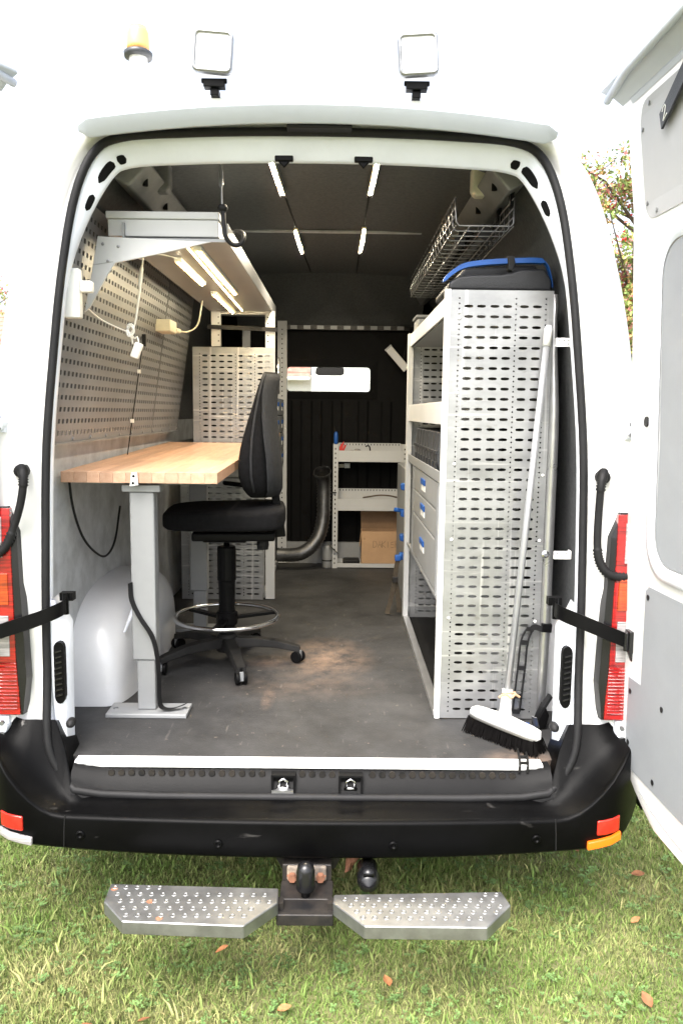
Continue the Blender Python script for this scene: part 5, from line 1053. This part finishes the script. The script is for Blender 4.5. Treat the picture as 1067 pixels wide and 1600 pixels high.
bx = MB(); bx.box((.236, 2.945, .5865), (.508, 2.949, .805)).box((.236, 3.097, .562), (.508, 3.101, .805)).box((.236, 2.949, .562), (.240, 3.097, .805)).box((.504, 2.949, .562), (.508, 3.097, .805)).box((.240, 2.949, .5815), (.504, 3.097, .5855)); obj('box_walls', bx, 'cardboard', cbx)
obj('rear_flap', MB().add([(.236, 3.098, .806), (.508, 3.098, .806), (.508, 3.108, .935), (.232, 3.108, .935)], [(0, 1, 2, 3)]), 'cardboard_dark', cbx, solid=.004)
obj('side_flap', MB().add([(.236, 2.95, .804), (.236, 3.096, .804), (.226, 3.096, .69), (.222, 2.95, .70)], [(0, 1, 2, 3)]), 'cardboard', cbx, solid=.004)
obj('hand_hole', MB().lathe((.254, 2.9448, .755), [(.0075, -.0004), (.0075, .001)], 10, 'Y'), 'cardboard_dark', cbx)
def stroke(mb, pts, x, z, s): mb.tube([(x + u * s, 2.9443, z + v * s) for u, v in pts], .0011, 4)
hw_ = MB(); x = .315
for L in ([[(0, 0), (0, 1), (.4, .9), (.55, .5), (.4, .1), (0, 0)]], [[(0, 0), (.3, 1), (.6, 0)], [(.12, .4), (.48, .4)]], [[(0, 0), (0, 1)], [(.5, 1), (0, .45), (.5, 0)]], [[(.2, .0), (.2, .9)]], [[(.5, .9), (0, .8), (.0, .5), (.45, .45), (.45, .05), (0, 0)]], [[(0, 0), (0, 1), (.5, 1)], [(0, .5), (.4, .5)]]):
    for st2 in L: stroke(hw_, st2, x, .695, .045)
    x += .030
obj('handwriting', hw_, 'pencil', cbx)
# tools on the bulkhead rack
bt = thing('blue_handle_tool', 'tool with blue handle standing up at the rack corner', 'tool', (.055, 2.93, 1.39)); obj('handle', MB().lathe((.055, 2.957, 0), [(.009, 1.391), (.0135, 1.40), (.0145, 1.43), (.012, 1.465), (.006, 1.475)], 12), 'blue', bt, smooth=True); obj('shank', MB().cyl((.055, 2.957, 1.3905), (.055, 2.957, 1.393), .004, seg=8), 'galv', bt)
rt = thing('red_clamp', 'small red plastic clamp behind the blue handled tool', 'clamp', (.085, 2.99, 1.28)); obj('jaw', MB().prism([(.078, 2.99, 1.281), (.095, 2.99, 1.281), (.102, 2.99, 1.36), (.11, 2.99, 1.41), (.09, 2.99, 1.39), (.078, 2.99, 1.37)], (0, .012, 0)), 'red', rt); obj('arm', MB().bar((.085, 3.01, 1.30), (.12, 3.01, 1.385), .012, .012), 'red', rt)
pb = thing('clear_packets', 'pile of clear plastic packets on the top shelf of the bulkhead rack', 'packet', (.17, 3.0, 1.281)); rg_ = random.Random(4)
for k in range(4):
    x, y = .12 + .04 * k, 3.0 + .02 * (k % 2); rows = [[V(x + u * .035, y + v * .03, 1.30 + .012 * k * (k < 3) + .03 * (1 - u * u) * (1 - v * v) + rg_.uniform(0, .012)) for u in (-1, -.5, 0, .5, 1)] for v in (-1, -.5, 0, .5, 1)]; obj('packet', MB().slabgrid(rows, (0, 0, .004)), 'lens_clear', pb)
bh = obj('black_hook_tool', MB().tube(catmull([V(.255, 3.02, 1.375), V(.275, 3.02, 1.38), V(.285, 3.02, 1.365), V(.292, 3.02, 1.30), V(.294, 3.02, 1.284)], 4), .005, 6), 'rubber', smooth=True); tag(bh, 'bent black hook lying on the top shelf of the bulkhead rack', 'tool')
gl = thing('green_strap', 'green strap with metal buckle on the bulkhead behind the rack', 'strap', (.1, 3.13, 1.2)); obj('webbing', MB().bar((.07, 3.115, 1.235), (.115, 3.115, 1.237), .003, .024), 'leafgreen' if 'leafgreen' in MATS else 'yellowed', gl); obj('buckle', MB().box((.113, 3.112, 1.22), (.155, 3.118, 1.255)), 'galv', gl, bevel=.004)
sk = obj('bent_stick', MB().tube(catmull([V(.24, 2.99, 1.03), V(.29, 2.99, 1.038), V(.35, 2.99, 1.047), V(.42, 2.99, 1.045), V(.49, 2.985, 1.03)], 4), [.004] + [.006] * 15 + [.005], 6), 'bark', smooth=True); tag(sk, 'bent brown stick lying along the middle shelf of the bulkhead rack', 'stick')
# exhaust duct and bottle
du = thing('flexible_duct', 'ribbed metal exhaust duct rising beside the bulkhead rack', 'duct', (-.1, 2.85, FZ))
pp = catmull([V(-.33, 2.86, .655), V(-.25, 2.85, .655), V(-.17, 2.84, .668), V(-.10, 2.85, .715), V(-.05, 2.87, .79), V(-.025, 2.89, .90), V(-.022, 2.90, 1.02), V(-.022, 2.90, 1.11), V(-.026, 2.885, 1.17), V(-.032, 2.86, 1.21)], 9)
rr3 = [.045 + (.0035 if i % 2 else -.0025) + (.010 * sstep(72, 80, i)) for i in range(len(pp))]
obj('duct_hose', MB().tube(pp, rr3, 16, caps=False), 'duct', du, smooth=True)
e = pp[-1]; d_ = (pp[-1] - pp[-3]).normalized(); obj('collar', MB().tube([e - d_ * .006, e + d_ * .006], [.057, .057], 18, caps=False), 'duct', du, solid=.004); obj('inner_mouth', MB().tube([e - d_ * .03, e - d_ * .028], .044, 16), 'bulk_black', du)
obj('tie', MB().tube([V(.0, 2.87, 1.065), V(.03, 2.92, 1.07), V(.06, 2.937, 1.068)], .004, 6), 'rubber', du)
bo2 = thing('grey_canister', 'grey plastic canister standing at the foot of the bulkhead rack', 'canister', (.005, 2.95, FZ)); obj('canister_body', MB().lathe((.003, 2.955, 0), [(.0, .551), (.031, .551), (.033, .56), (.033, .69), (.028, .705), (.012, .71)], 20), 'powder_grey', bo2, smooth=True)
obj('band', MB().lathe((.003, 2.955, 0), [(.0345, .60), (.0345, .608)], 20), 'rubber', bo2); obj('stick', MB().bar((.02, 2.915, .71), (.075, 2.93, .655), .008, .006), 'rubber', bo2)
dd = thing('rubber_mat', 'dark folded mat on the floor under the bulkhead rack', 'mat', (.17, 3.05, FZ)); obj('fold', MB().box((.11, 3.0, .562), (.225, 3.095, .60)), 'rubber', dd, bevel=.01)
lgt = thing('loose_light_tube', 'pale light tube hanging at a slant by the right end of the bulkhead', 'light', (.44, 3.0, 1.97)); obj('tube', MB().bar((.40, 3.02, 2.03), (.52, 2.98, 1.89), .05, .012, up=(0, 1, .2)), 'powder_white', lgt, bevel=.003); obj('end_cap', MB().bar((.394, 3.022, 2.037), (.401, 3.02, 2.029), .054, .016, up=(0, 1, .2)), 'powder_grey', lgt)
obj('hanger', MB().tube([(.49, 2.99, 1.93), (.53, 3.03, 2.1), (.55, 3.08, 2.17)], .004, 6), 'rubber', lgt)
